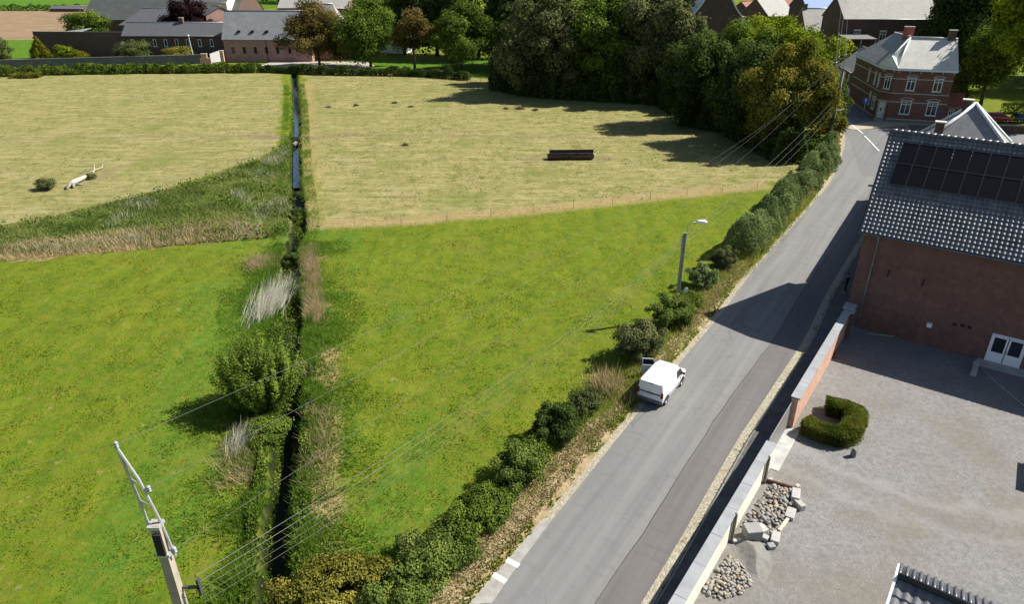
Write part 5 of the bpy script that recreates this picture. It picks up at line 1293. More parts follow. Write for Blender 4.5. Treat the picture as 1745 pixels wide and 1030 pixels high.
yhouse("grey_roof_barn", "grey hip-roofed barn behind the low farm wing", 204, 292, 226, 41, 14, 12, B_dark, R_dark, hip=(5, 0), cat="barn")
yhouse("storage_shed", "huge dark roofed shed at the back of the farm", 140, 400, 262, 32, -30, 34, B_dark, m_plain("dark_sheet_roof", (.058, .064, .060), .6, var=.15, scale=.4), cat="shed")
MB()
yhouse("low_shed", "low dark brick shed at the edge of the ploughed field", 84, 142, 425, 14, 9, 8, B_dark, R_dark, cat="shed")
gb = yhouse("gable_cottage", "little house with pinkish white gable and slate roof, right of the purple tree", 338, 378, 232, 22, 8, 9, B_pink, R_dark, cat="house", tilt=-.9)
yhouse("cream_house", "cream coloured house at the top edge behind the purple tree", 322, 385, 262, 2, -16, 10, M_render, R_dark, cat="house")
yhouse("long_building", "long pinkish building with grey roof behind the slate barn", 474, 592, 236, 12, -10, 12, B_pink, R_grey, cat="building")
wh = atY(640, 40, 222); o = empty("white_house", (wh.x, wh.y, 0), -.35); tag(o, "white house with a steep light green lean-to roof behind the green tree", "house")
m = MB(); m.box((4.5, 4, 6.5), (9, 8, 13)); m.build("wall", m_plain("white_render", (.72, .71, .68), .8), o); m = MB(); m.slab([(-.4, -3.2, 4.5), (7.6, -3.2, 6.5), (7.6, .3, 13.2), (-.4, .3, 11.0)], .3); m.build("roof", m_plain("moss_green_roof", (.17, .25, .045), .8, scale=1.), o)
for x in (2.2, 5.4): window(o, x, 11.8, 1.2, 1.4, 0)
# garden wall of the farm, gate piers, white gate, lamp post
fw0, fw1 = gp(-60, 120), gp(348, 108); d = fw1 - fw0
o = empty("garden_wall", fw0, math.atan2(d.y, d.x)); tag(o, "long grey stone garden wall in front of the farm", "wall")
MB().box((d.length / 2, 0, 1.1), (d.length, .45, 2.2)).build("wall", m_brick("rubble_stone", (.15, .15, .16), (.10, .10, .108), (.17, .165, .155), bw=.45, bh=.2), o); MB().box((d.length / 2, 0, 2.26), (d.length, .62, .13)).build("coping", m_plain("wall_coping", (.12, .12, .12), .9), o)
p = gp(352, 110); o = empty("gate_pier", p, .1); tag(o, "warm coloured curved wall end left of the white farm gate", "pier")
m = MB(); m.prism([(-1.4, -.3), (1.4, -.3), (1.4, .3), (-1.4, .3)], 0, 1.7); m.prism([(-.9, -.29), (.5, -.29), (.5, .29), (-.9, .29)], 1.7, 2.7); m.build("shaft", B_wash, o)
MB().box((-.2, 0, 2.76), (1.6, .7, .13)).build("cap", M_stone, o)
p = gp(381, 108); o = empty("gate_pier", p, .1); tag(o, "pinkish brick pier right of the white farm gate", "pier"); MB().box((0, 0, 1.6), (.8, .8, 3.2)).build("shaft", B_wash, o); MB().box((0, 0, 3.26), (1.0, 1.0, .14)).build("cap", M_stone, o)
p = gp(360, 108); q = gp(378, 107); d = q - p; o = empty("farm_gate", p, math.atan2(d.y, d.x) + .25); tag(o, "white boarded farm gate between its piers", "gate")
m = MB(); n_ = 12
for i in range(n_): m.box((d.length * (i + .5) / n_, 0, 1.35 + .35 * i / n_), (d.length / n_ - .03, .06, 2.3 + .6 * i / n_))
m.build("board", M_white, o); m = MB(); m.box((d.length / 2, .05, .6), (d.length, .06, .14)); m.box((d.length / 2, .05, 2.2), (d.length, .06, .14)); m.build("rail", M_white, o)
p = gp(332, 107); o = empty("lamp_post", p); tag(o, "pale lamp post standing before the farm wing", "street lamp"); h = height_at(p, 60)
MB().tube([(0, 0, 0), (-.3, 0, h)], [.11, .06], 8).build("pole", M_white, o); MB().box((-.3, -.2, h + .06), (.35, .8, .14)).build("lamp_head", M_white, o); MB().box((0, 0, .5), (.45, .45, 1.0)).build("base", M_white, o)

# ---------------------------------------------------------------- vehicles
M_car = {}
def paint(name, c): 
    t = NT(name); v = t.coord()
    p = t.n("ShaderNodeBsdfPrincipled"); t.l(t.ramp(t.noise(v, 2, 4), [(.3, sc(c, .93)), (.7, c)]), p.inputs["Base Color"]); p.inputs["Roughness"].default_value = .3
    p.inputs["Coat Weight"].default_value = .5; p.inputs["Coat Roughness"].default_value = .06
    t.l(p.outputs[0], t.out.inputs[0]); return t.m
M_tyre = m_plain("tyre_rubber", (.02, .02, .021), .85)
M_rim = m_plain("wheel_rim", (.50, .50, .52), .35, .7)
M_plastic = m_plain("black_plastic", (.022, .022, .024), .6)
M_tail = m_plain("tail_lamp", (.17, .010, .010), .2)
M_head = m_plain("head_lamp", (.55, .57, .6), .1)
def loft(secs):
    """body skin through cross sections: (x, half widths and heights bottom to top)"""
    m = MB(); n = len(secs[0][1]) * 2
    vs = []
    for x, hw in secs:
        vs += [(x, y, z) for y, z in hw] + [(x, -y, z) for y, z in reversed(hw)]
    fs = []
    for i in range(len(secs) - 1):
        for k in range(n - 1): fs.append((i * n + k, i * n + k + 1, (i + 1) * n + k + 1, (i + 1) * n + k))
        fs.append((i * n + n - 1, i * n, (i + 1) * n, (i + 1) * n + n - 1))
    fs.append(tuple(range(n))); fs.append(tuple(reversed(range((len(secs) - 1) * n, len(secs) * n))))
    return m.add(vs, fs)
def wheel(parent, x, y, r):
    s = 1 if y > 0 else -1
    e = empty("wheel", (x, y, r)); e.parent = parent
    def ring(profile, n=24):
        m = MB(); vs = [(math.cos(2 * math.pi * k / n) * rr, yy * s, math.sin(2 * math.pi * k / n) * rr) for rr, yy in profile for k in range(n)]
        return m.add(vs, [(j * n + k, j * n + (k + 1) % n, (j + 1) * n + (k + 1) % n, (j + 1) * n + k) for j in range(len(profile) - 1) for k in range(n)])
    t = ring([(r * .62, -.10), (r * .94, -.10), (r, -.06), (r, .05), (r * .94, .09), (r * .64, .085)]).build("tyre", M_tyre, e, True)
    m = ring([(r * .64, .08), (r * .58, .05), (r * .2, .06), (.01, .07)])
    for k in range(7):
        a = 2 * math.pi * k / 7; m.tube([(math.cos(a) * r * .1, .075 * s, math.sin(a) * r * .1), (math.cos(a) * r * .6, .06 * s, math.sin(a) * r * .6)], .028, 5)
    m.build("rim", M_rim, e, True)
    return e
pr_, pf_ = gp(1133, 691), gp(1161, 657); hd = (pf_ - pr_).normalized(); left = Vector((-hd.y, hd.x, 0))
van = empty("van", pr_ + hd * 1.33 + left * .80, math.atan2(hd.y, hd.x)); van.scale = (.94, .94, .94); tag(van, "white panel van parked on the road edge with its near-side front door open", "van")
M_van = paint("white_paint", (.80, .80, .80))
def sec(x, wb, zb, wm, zm, wr, zr):
    return (x, [(wb * .93, zb), (wb, zb + .12), (wm, zm), (wm - .02, zm + .12), (wr, zr - .10), (wr - .13, zr)])
secs = [sec(-2.02, .80, .40, .83, .95, .70, 1.66), sec(-1.97, .86, .30, .88, .95, .76, 1.80), sec(-1.6, .88, .28, .90, .95, .78, 1.84), sec(.45, .88, .28, .90, .95, .77, 1.85),
        sec(.85, .88, .28, .90, .96, .74, 1.78), sec(1.22, .88, .28, .90, .97, .72, 1.44), sec(1.55, .88, .28, .89, .93, .72, 1.14), sec(2.0, .84, .28, .84, .82, .66, .98), sec(2.2, .74, .32, .76, .68, .56, .82)]
loft(secs).build("body", M_van, van, 'auto')
for x in (-1.33, 1.33):
    for s in (-1, 1): wheel(van, x, s * .80, .32)
for x in (-1.33, 1.33):
    for s in (-1, 1):
        m = MB(); k = 14; pts = [(x + math.cos(math.pi * i / k) * .42, s * .893, .32 + math.sin(math.pi * i / k) * .42) for i in range(k + 1)]; m.poly(pts); m.build("wheel_arch", M_plastic, van)
def side_y(x, z): return .905 + (z - 1.07) / (1.74 - 1.07) * (.768 - .90)
m = MB(); g = lambda x, z, s: (x, s * (side_y(x, z)), z)
for s in (-1,):
    m.poly([g(.30, 1.10, s), g(1.28, 1.10, s), g(1.20, 1.28, s), g(.92, 1.60, s), (.34, s * .80, 1.62)])
m.build("side_window", M_glass, van)
m = MB(); m.quad((.905, -.64, 1.752), (1.50, -.70, 1.205), (1.50, .70, 1.205), (.905, .64, 1.752)); m.build("windscreen", M_glass, van)
M_seam = m_plain("panel_seam", (.20, .20, .21), .7)
m = MB(); _s = lambda x, z, s: (x, s * (.893 if z < 1.0 else side_y(x, z) + .002), z)
for s in (-1, 1):
    for pts in ([(.24, .34), (.24, .95), (.24, 1.07), (.28, 1.64)], [(.24, .36), (.92, .36)], [(1.30, .75), (1.32, 1.05)], [(-1.85, 1.02), (-.5, 1.02), (.24, 1.02)], [(-.95, .34), (-.95, .95), (-.95, 1.07), (-.95, 1.64)]):
        m.tube([_s(x, z, s) for x, z in pts], .008, 4)
m.tube([(-2.035, -.78, .55), (-2.035, .78, .55)], .008, 4); m.build("panel_seam", M_seam, van)
m = MB()
for s in (-1, 1): m.box((-.0, s * .902, .60), (1.7, .02, .09))
m.build("side_moulding", m_plain("moulding", (.30, .30, .31), .6), van)
m = MB(); m.box((.75, -.915, .98), (.16, .03, .035)); m.build("handle", M_plastic, van)
m = MB(); m.box((-2.03, 0, .98), (.04, 1.36, .075)); m.build("tailgate_trim", M_plastic, van)
m = MB(); m.box((-2.015, -.02, 1.66), (.05, .26, .035)); m.build("brake_light", m_plain("dark_red_lens", (.09, .01, .01), .3), van)
m = MB(); m.box((-2.035, .02, .88), (.02, .50, .10)); m.build("number_plate", m_plain("plate", (.55, .55, .56), .5), van)
m = MB(); m.box((-2.045, 0, 1.09), (.02, .09, .09)); m.build("badge", M_rim, van)
m = MB(); m.box((-2.03, 0, .43), (.10, 1.62, .22)); m.box((-1.95, .0, .40), (.16, 1.76, .2)); m.build("bumper", m_plain("grey_bumper", (.11, .115, .12), .6), van, bevel=.03)
for s in (-1, 1):
    m = MB(); m.box((-2.0, s * .80, .98), (.12, .17, .40)); m.build("tail_light", M_tail, van, bevel=.03)
    m = MB(); m.box((2.02, s * .66, .80), (.22, .26, .18)); m.build("headlight", M_head, van, bevel=.05)
    m = MB(); m.box((1.12, s * 1.0, 1.14), (.10, .20, .17)); m.build("mirror", M_plastic, van, bevel=.04)
m = MB(); m.slab([(-2.12, -.66, 1.80), (-1.88, -.70, 1.845), (-1.88, .70, 1.845), (-2.12, .66, 1.80)], .035); m.build("rear_spoiler", M_van, van)
m = MB()
for x in (-1.35, -.75, -.15, .4): m.box((x, 0, 1.848), (.05, 1.14, .018))
m.build("roof_rib", M_van, van)
m = MB(); m.box((1.98, 0, .52), (.30, 1.3, .24)); m.build("grille", M_plastic, van, bevel=.04)
dx0 = empty("door", (1.18, .90, 0), math.radians(180 - 62)); dx0.parent = van    # open front door: local +x runs from its hinge to its latch
m = MB(); m.box((.52, 0, .70), (1.04, .06, .80)); fr_ = .05
m.add([(0, -.03, 1.10), (.07, -.03, 1.10), (.36, .09, 1.66), (.29, .09, 1.66), (0, .02, 1.10), (.07, .02, 1.10), (.36, .13, 1.66), (.29, .13, 1.66)], [(0, 1, 2, 3), (7, 6, 5, 4), (0, 3, 7, 4), (1, 5, 6, 2)])
m.add([(.29, .09, 1.60), (1.04, .09, 1.60), (1.04, .10, 1.68), (.29, .10, 1.68), (.29, .13, 1.60), (1.04, .13, 1.60), (1.04, .13, 1.68), (.29, .13, 1.68)], [(0, 1, 2, 3), (7, 6, 5, 4), (0, 4, 5, 1), (3, 2, 6, 7)])
m.add([(.96, -.03, 1.10), (1.04, -.03, 1.10), (1.04, .10, 1.66), (.96, .10, 1.66), (.96, .02, 1.10), (1.04, .02, 1.10), (1.04, .14, 1.66), (.96, .14, 1.66)], [(0, 1, 2, 3), (7, 6, 5, 4), (0, 3, 7, 4), (1, 5, 6, 2)])
m.build("door_panel", M_van, dx0)
MB().quad((.10, .0, 1.11), (.96, .0, 1.11), (.96, .10, 1.60), (.34, .10, 1.60)).build("door_glass", M_glass, dx0)
MB().box((.9, -.05, .95), (.16, .04, .04)).build("handle", M_plastic, dx0)
# parked cars at the far right
def hatchback(P, rz, pm, label, L=4.2):
    o = empty("parked_car", P, rz); tag(o, label, "car", "cars parked by the garden hedge")
    def s2(x, wb, wm, zm, wr, zr): return (x, [(wb * .93, .25), (wb, .38), (wm, zm), (wm - .03, zm + .06), (wr, zr - .05), (wr - .1, zr)])
    loft([s2(-2.1, .7, .74, .75, .6, .95), s2(-2.0, .84, .86, .85, .66, 1.12), s2(-1.55, .86, .88, .88, .62, 1.44), s2(.2, .86, .88, .9, .62, 1.5), s2(.55, .86, .88, .9, .62, 1.42), s2(1.25, .86, .87, .9, .66, .98), s2(1.9, .82, .82, .74, .6, .84), s2(2.1, .7, .72, .6, .5, .7)]).build("body", pm, o, True)
    m = MB()
    for s in (-1, 1): m.poly([(-1.5, s * .86, .98), (.95, s * .86, .98), (.45, s * .70, 1.36), (-1.35, s * .70, 1.38)])
    m.quad((.56, -.56, 1.43), (1.22, -.66, 1.03), (1.22, .66, 1.03), (.56, .56, 1.43)); m.quad((-1.60, -.56, 1.42), (-2.03, -.62, 1.12), (-2.03, .62, 1.12), (-1.60, .56, 1.42))
    m.build("window", M_glass, o)
    for x in (-1.3, 1.3):
        for s in (-1, 1): wheel(o, x, s * .78, .31)
    for s in (-1, 1): MB().box((-2.04, s * .62, .82), (.1, .24, .2)).build("tail_light", M_tail, o); MB().box((2.0, s * .6, .68), (.16, .26, .14)).build("headlight", M_head, o)
c_ = gp(1700, 207); hatchback(Vector((c_.x - .2, c_.y, 0)), -.15, paint("red_paint", (.42, .02, .025)), "red hatchback parked before the hedge at the right")
hatchback(Vector((c_.x + 4.2, c_.y - .6, 0)), -.15, paint("black_paint", (.02, .021, .024)), "black car parked to the right of the red hatchback")
hatchback(Vector((c_.x - 3.6, c_.y + 2.2, 0)), -.12, paint("dark_red_paint", (.28, .02, .02)), "second red car, partly hidden left of the red hatchback")
w0_, w1_ = gp(1672, 226), gp(1760, 228); d = w1_ - w0_; o = empty("low_wall", w0_, math.atan2(d.y, d.x)); tag(o, "low dark wall before the parked cars", "wall"); MB().box((d.length / 2, 0, .6), (d.length, .35, 1.2)).build("wall", B_dark, o); MB().box((d.length / 2, 0, 1.25), (d.length, .5, .1)).build("coping", M_conc, o)

# ---------------------------------------------------------------- poles and wires
M_pconc = m_plain("pole_concrete", (.31, .27, .22), .9, var=.15, scale=2.5, bump=.02)
M_steel = m_plain("galvanised_steel", (.46, .47, .48), .45, .5, var=.12)
M_porc = m_plain("insulator_grey", (.30, .33, .36), .25, spec=.6)
PB = Vector((-7.75, 11.5, 0)); PT = 13.0
pole = empty("power_pole", PB); tag(pole, "tall concrete power pole with a slim steel bracket top, nearest the camera", "power pole")
m = MB(); n = 8
m.tube([(0, 0, -.2), (-.02, 0, 6), (-.04, 0, PT)], [.25, .20, .135], 4); m.build("pole", M_pconc, pole)
tip = Vector((-.42, .05, 15.0)); m = MB(); hb = Vector((-.05, 0, 12.0))
p_a = [Vector((-.19, .0, 12.55)), Vector((-.27, .02, 13.6)), tip]
p_b = [Vector((.16, .02, 12.0)), Vector((.04, .02, 13.1)), Vector((-.16, .03, 14.2)), tip]
m.tube(p_a, .034, 6); m.tube(p_b, .032, 6)
for f in (.2, .45, .68): 
    a = p_a[0].lerp(p_a[2], f); b = Vector((.14, .02, 12.2)).lerp(tip, f * .95 + .03); m.tube([a, b], .018, 5)
m.box((-.06, 0, 12.95), (.28, .27, .08)); m.box((-.02, 0, 12.15), (.30, .29, .07)); m.build("bracket", M_steel, pole)
m = MB()
ins_pts = [tip, Vector((.0, .03, 13.85)), Vector((.18, .02, 12.1))]
for q in ins_pts:
    for k in range(3): m.tube([q + Vector((.0, 0, .02 + k * .05)), q + Vector((0, 0, .055 + k * .05))], [.05, .035], 8)
m.build("insulator", M_porc, pole, True)
MB().box((.0, -.17, 12.52), (.18, .06, .6)).build("plate", M_dark, pole)
m = MB(); m.box((.20, .08, 10.95), (.55, .06, .06)); m.box((.46, .10, 10.95), (.06, .10, .5)); m.build("clamp_arm", m_plain("dark_steel", (.05, .05, .055), .5), pole)
# utility pole at the bend
UB = gp(1407, 268); UH = height_at(UB, 122); upole = empty("utility_pole", UB, .0); tag(upole, "grey concrete utility pole with crossed insulator arms at the bend", "utility pole")
m = MB()
m.tube([(0, 0, -.1), (.04, 0, UH * .5), (.08, 0, UH)], [.22, .18, .13], 10); m.build("pole", m_plain("grey_pole", (.17, .168, .165), .9), upole, True)
ut = Vector((.08, 0, UH)); m = MB(); arms = [ut + Vector((-1.3, -.3, .9)), ut + Vector((-.9, .2, 1.6)), ut + Vector((-.1, .1, 1.9))]
for q in arms: m.tube([ut + Vector((0, 0, -.5)), q], .04, 6)
m.tube([arms[0] + Vector((-.9, -.1, .5)), ut + Vector((1.0, .3, .2))], .035, 6); m.build("arm", m_plain("dull_steel", (.20, .20, .20), .6, .3), upole)
m = MB()
for q in arms: m.tube([q, q + Vector((0, 0, .35))], [.11, .07], 8)
m.build("insulator", M_porc, upole, True); MB().tube([(.1, -.18, UH * .56), (1.1, -.4, UH * .585)], .06, 8).build("lamp_arm", M_white, upole)
# second pole and street lamp by the cottage
q = gp(1415, 132); o = empty("utility_pole", q); qh = height_at(q, 2); tag(o, "dark wooden utility pole standing behind the bend, tallest of the far poles", "utility pole")
MB().tube([(0, 0, 0), (.1, 0, qh)], [.24, .17], 8).build("pole", m_plain("tarred_wood", (.075, .062, .055), .9), o, True); m = MB(); m.box((.1, 0, qh - .1), (2.0, .09, .09)); m.box((.1, 0, qh - .9), (1.6, .09, .09)); m.build("crossarm", m_plain("weathered_arm", (.12, .12, .12), .7), o)
q2 = gp(1446, 122); q2h = height_at(q2, 16); o = empty("street_lamp", q2); tag(o, "slim street lamp with a curved arm behind the corner house's cottage", "street lamp")
MB().tube([(0, 0, 0), (.1, 0, q2h)], [.14, .1], 8).build("pole", m_plain("grey_lamp_pole", (.14, .135, .13), .8), o, True); MB().tube([(.1, 0, q2h), (.6, -.2, q2h + .7), (1.7, -.5, q2h + 1.2)], .06, 6).build("arm", M_steel, o, True); MB().box((2.0, -.6, q2h + 1.2), (.8, .25, .14)).build("lamp_head", M_steel, o, bevel=.03)
# lamp pole in the hedge
LB = gp(1150, 546); LH = height_at(LB, 397); lamp = empty("street_lamp", LB); tag(lamp, "concrete lamp pole with a white lamp head in the hedge above the van", "street lamp")
m = MB(); m.box((-.07, 0, LH / 2), (.10, .22, LH)); m.box((.07, 0, LH / 2), (.10, .22, LH)); m.build("pole", m_plain("lamp_concrete", (.27, .255, .23), .9, bump=.02), lamp, bevel=.01)
m = MB(); m.box((0, -.0, LH / 2 - .1), (.05, .16, LH - .3)); m.build("web", m_plain("dark_web", (.10, .09, .082), .9), lamp)
m = MB(); m.tube([(.12, 0, LH - .5), (.16, 0, LH + .55), (.34, 0, LH + .75), (.75, 0, LH + .82)], .028, 6); m.build("arm", M_steel, lamp, True)
m = MB(); m.tube([(.68, 0, LH + .82), (.80, 0, LH + .84), (1.25, 0, LH + .82), (1.42, 0, LH + .78)], [.05, .12, .15, .10], 10); m.build("lamp_head", M_white, lamp, True)
m = MB()
for k in range(5): m.box((-.18, 0, LH - .35 - k * .16), (.16, .06, .05))
m.build("cable_clamp", M_steel, lamp)
p = gp(1163, 521); o = MB().box((0, 0, .35), (.34, .06, .7)).box((0, 0, .74), (.2, .06, .10)).build("marker_plate", m_plain("grey_enamel", (.34, .38, .42), .5), None, bevel=.01); o.location = (p.x, p.y, .75); o.rotation_euler = (0, .25, .35); tag(o, "small pale grey plate leaning in the hedge at the lamp pole's foot", "plate")
M_wire = m_plain("bare_wire", (.13, .13, .13), .6, .2); M_cable = m_plain("black_cable", (.10, .10, .105), .6)
def wire(a, b, sag, r, mat, label, group, n=40, name="wire"):
    pts = [a.lerp(b, i / n) - Vector((0, 0, sag * 4 * (i / n) * (1 - i / n))) for i in range(n + 1)]
    return tag(MB().tube(pts, r, 5, False).build(name, mat, None, True), label, "wire", group)
WG1 = "bare conductors on the bracket pole"
ends = [UB + arms[0] + Vector((0, 0, .3)), UB + arms[1] + Vector((0, 0, .3)), UB + arms[2] + Vector((0, 0, .3))]
for i in range(3):
    wire(PB + ins_pts[i] + Vector((0, 0, .1)), ends[i], 2.4, .0036, M_wire, ["uppermost bare wire from the bracket pole to the bend pole", "middle bare wire from the bracket pole to the bend pole", "lowest bare wire from the bracket pole to the bend pole"][i], WG1)
    dst = PB + ins_pts[i] + Vector((-34, -5.5, -1.0)); wire(PB + ins_pts[i] + Vector((0, 0, .1)), dst, 1.6, .0036, M_wire, ["bare wire leaving the bracket's tip to the left", "bare wire leaving the middle of the bracket to the left", "bare wire leaving the bracket's foot to the left"][i], WG1)
LT = LB + Vector((-.2, 0, LH)); PLb = PB + Vector((.46, .1, 11.05)); UT = UB + Vector((.0, 0, UH * .72))
for k in range(5):
    a = PLb + Vector((0, 0, .25 - k * .22)); b = LT + Vector((0, 0, -.3 - k * .16)); c = UT + Vector((0, 0, .3 - k * .22))
    nm = ["top", "second", "third", "fourth", "lowest"][k]
    wire(a, b, .9 + .12 * k, .007 if k in (0, 1) else .0045, M_cable if k in (2, 3, 4) else M_wire, nm + " cable from the bracket pole to the hedge lamp pole", "cables along the road")
    if k in (0, 2, 4): wire(b, c + Vector((0, 0, -.28 * k)), .8 + .1 * k, .008, M_wire, nm + " cable from the hedge lamp pole to the bend pole", "cables along the road")
for k in range(3):
    wire(UB + arms[k] + Vector((0, 0, .3)), Vector((q.x + .1 + (k - 1) * .8, q.y, qh)), .8, .014, M_wire, ["left", "middle", "right"][k] + " wire from the bend pole to the dark wooden pole", "wires by the cottage")

# ---------------------------------------------------------------- things in the meadow
p0, p1 = gp(933, 272), gp(1011, 271); d = p1 - p0; o = empty("feeding_trough", (p0 + p1) / 2, math.atan2(d.y, d.x)); tag(o, "long rusty dark cattle trough lying in the dry meadow", "trough"); TL = d.length
m = MB(); n = 12; vs = []
for sx in (-1, 1):
    for rr in (.62, .55):
        for k in range(n + 1):
            a = math.pi * (1 + k / n); vs.append((sx * TL / 2, math.cos(a) * rr, .66 + math.sin(a) * rr))
k1 = n + 1; fs = []
for k in range(n):
    fs += [(k, k + 1, 2 * k1 + k + 1, 2 * k1 + k), (k1 + k + 1, k1 + k, 3 * k1 + k, 3 * k1 + k + 1)]
m.add(vs, fs)
for sx in (-1, 1): m.poly([(sx * TL / 2, math.cos(math.pi * (1 + k / n)) * .6, .66 + math.sin(math.pi * (1 + k / n)) * .6) for k in range(n + 1)])
m.build("basin", m_plain("rusty_steel", (.075, .052, .048), .7, .3, var=.5, scale=1.2), o)
m = MB(); m.box((.2, .66, .92), (TL - .2, .06, .5)); m.build("back_board", m_plain("dark_plate", (.035, .030, .028), .8), o)
m = MB()
for x in (-.42, -.05, .42): m.box((x * TL, 0, .12), (.16, .9, .24))
m.tube([(-.06 * TL, -.68, .1), (-.02 * TL, -.74, .5), (.02 * TL, -.68, .1)], .05, 6); m.build("leg", M_dark, o)
# fallen bleached trunk
a, b = gp(124, 318), gp(158, 301); d = b - a; o = empty("fallen_trunk", a, math.atan2(d.y, d.x)); o.scale = (.85, .8, .8); tag(o, "bleached fallen tree trunk with branches in the dry meadow", "tree trunk"); L_ = d.length
M_bl = m_plain("bleached_wood", (.34, .32, .27), .85, var=.15, bump=.03)
m = MB(); m.tube([(-.3, 0, .5), (.6, .05, .52), (L_ * .6, .0, .5), (L_, .1, .42)], [.36, .40, .33, .24], 10); m.build("trunk", M_bl, o, True)
m = MB(); m.tube([(0, -.2, .4), (-.9, -.7, .12)], [.28, .12], 7); m.tube([(.3, -.4, .3), (.7, -1.1, .05)], [.2, .1], 6); m.tube([(-.2, .1, .55), (-1.6, -.1, .1)], [.3, .15], 7); m.build("root", M_bl if False else m_plain("grey_root", (.20, .18, .15), .9), o, True)
m = MB(); m.tube([(L_, .1, .42), (L_ + 1.8, .5, .25), (L_ + 3.6, 1.3, .3), (L_ + 4.6, 1.8, .85)], [.16, .12, .09, .04], 7); m.tube([(L_ + 3.0, 1.0, .3), (L_ + 5.2, .9, .3), (L_ + 5.8, 1.2, .65)], [.08, .07, .04], 6); m.tube([(L_ + 1, .3, .35), (L_ + 1.6, 2.6, .3)], [.12, .05], 6); m.tube([(L_ + 2.4, .8, .3), (L_ + 2.6, 2.2, .5)], [.1, .04], 6)
m.build("branch", m_plain("pale_branch", (.38, .32, .26), .9), o, True)
bc = gp(155, 305); shrub("nettle_patch", bc, .8, .75, 'olive', "little dark weed patch growing against the fallen trunk", "weeds", 1500, .11)
# dock plants gone to seed, scattered over the dry meadow
_dm = None
for i, (px, py, lab) in enumerate(((885, 186, "tallest brown dock plant in front of the wood's shadow"), (672, 176, "brown dock plant left of the shadow's tip, upper"), (607, 180, "small brown dock plant in the dry meadow, upper left"), (560, 184, "small brown dock plant nearest the ditch"), (700, 183, "small brown dock plant right of the upper one"), (862, 186, "brown dock plant just left of the tallest"), (912, 188, "brown dock plant just right of the tallest"), (690, 248, "low dock plant between the cow track and the fence"))):
    p = gp(px, py); n = 260; rs = np.random.default_rng(40 + i); k = 1.0 if i == 0 else .6
    A = np.column_stack([rs.normal(size=n) * .4 * k, rs.normal(size=n) * .4 * k, np.zeros(n)])
    o = blades("dock_plant", A, rs.uniform(.2, .8, n) * k, .04 + .04 * rs.random(n), .8, rs.random(n) * .7, m_leaf("dock_leaf", (.10, .07, .035), (.24, .17, .085)) if i == 0 else bpy.data.materials["dock_leaf"])
    o.location = (p.x, p.y, .0); tag(o, lab, "plant", "dock plants in the dry meadow")
# culvert pipe under the cow track
p = gp(505, 238); m = MB(); m.tube([(0, -1.7, 0), (0, 1.9, 0)], .30, 14); m.tube([(0, -1.76, 0), (0, -1.64, 0)], .34, 14); o = m.build("culvert_pipe", m_plain("old_concrete", (.17, .165, .15), .9), None, True); o.location = (p.x, p.y, -.42); tag(o, "pale culvert pipe end where the cow track crosses the ditch", "pipe")
# meadow fence between dry and green grass
def fence(name, label, pts, step, h, cat="fence"):
    P = spline(pts, max(2, int(np.sum(np.linalg.norm(np.diff(np.array(pts), axis=0), axis=1)) / step) + 1)); o = empty(name, (P[0][0], P[0][1], 0)); tag(o, label, cat); zz = zg(P)
    pst = None
    for i, (x, y) in enumerate(P):
        if pst is None:
            pst = MB().tube([(0, 0, -.2), (.02, 0, h)], [.026, .022], 6).build("post", bpy.data.materials["grey_wood"], o, True); c = pst
        else: c = pst.copy(); COL.objects.link(c); c.parent = o
        c.location = (x - P[0][0], y - P[0][1], zz[i]); c.rotation_euler = (random.uniform(-.06, .06), random.uniform(-.06, .06), random.random())
    m = MB()
    for zf in (.45, .92): m.tube([(P[i][0] - P[0][0], P[i][1] - P[0][1], zz[i] + h * zf) for i in range(len(P))], .007, 4, False)
    m.build("wire", M_wire, o); return o
fence("field_fence", "thin wire fence on wooden posts between the dry and the green meadow", pxpoly([(524, 388), (700, 380), (900, 363), (1150, 336), (1290, 322)]), 4.6, 1.0)
fence("field_fence", "thin wire fence along the left edge of the weedy strip", pxpoly([(0, 386), (180, 350), (330, 309), (440, 273)]), 5.0, 1.0)

# ---------------------------------------------------------------- things in the yard
tp = spline([tuple(gp(*q)[:2]) for q in [(1368, 733), (1400, 748), (1430, 755), (1448, 746), (1454, 722), (1444, 712), (1424, 706), (1405, 702)]], 40)
hedge("box_hedge", tp, 1.2, .95, 46000, 'box', "clipped U-shaped box hedge in the gravel yard", .085, .14, "hedge", 0., .12)
p = gp(1453, 779); o = MB().tube([(0, 0, 0), (0, 0, .42), (0, 0, .52), (0, 0, .56)], [.15, .14, .11, .04], 12).build("stone_bollard", m_plain("bollard_stone", (.16, .15, .15), .8), None, True); o.location = p; tag(o, "small dark stone bollard at the corner of the box hedge", "bollard")
# cobble heaps: every stone is a thing
SM = [m_plain("cobble_grey", (.24, .23, .21), .85, var=.25, scale=6, bump=.02), m_plain("cobble_warm", (.30, .26, .20), .85, var=.25, scale=6, bump=.02), m_plain("cobble_dark", (.15, .145, .14), .85, var=.25, scale=6, bump=.02)]
import bmesh
protos = []
for mi in range(3):
    for v_i in range(3):
        bm = bmesh.new(); bmesh.ops.create_icosphere(bm, subdivisions=2, radius=.5); rs = np.random.default_rng(mi * 7 + v_i)
        kx, ky, kz = 1 + rs.random() * .35, .8 + rs.random() * .25, .62 + rs.random() * .2; ph = rs.random(6) * 6
        for v in bm.verts:
            k = 1 + .10 * math.sin(5 * v.co.x + ph[0]) + .08 * math.sin(7 * v.co.y + ph[1]) + .07 * math.sin(6 * v.co.z + ph[2]); v.co = Vector((v.co.x * kx, v.co.y * ky, v.co.z * kz)) * k
        me = bpy.data.meshes.new("cobblestone"); bm.to_mesh(me); bm.free(); me.materials.append(SM[mi]); me.polygons.foreach_set("use_smooth", [True] * len(me.polygons)); protos.append(me)
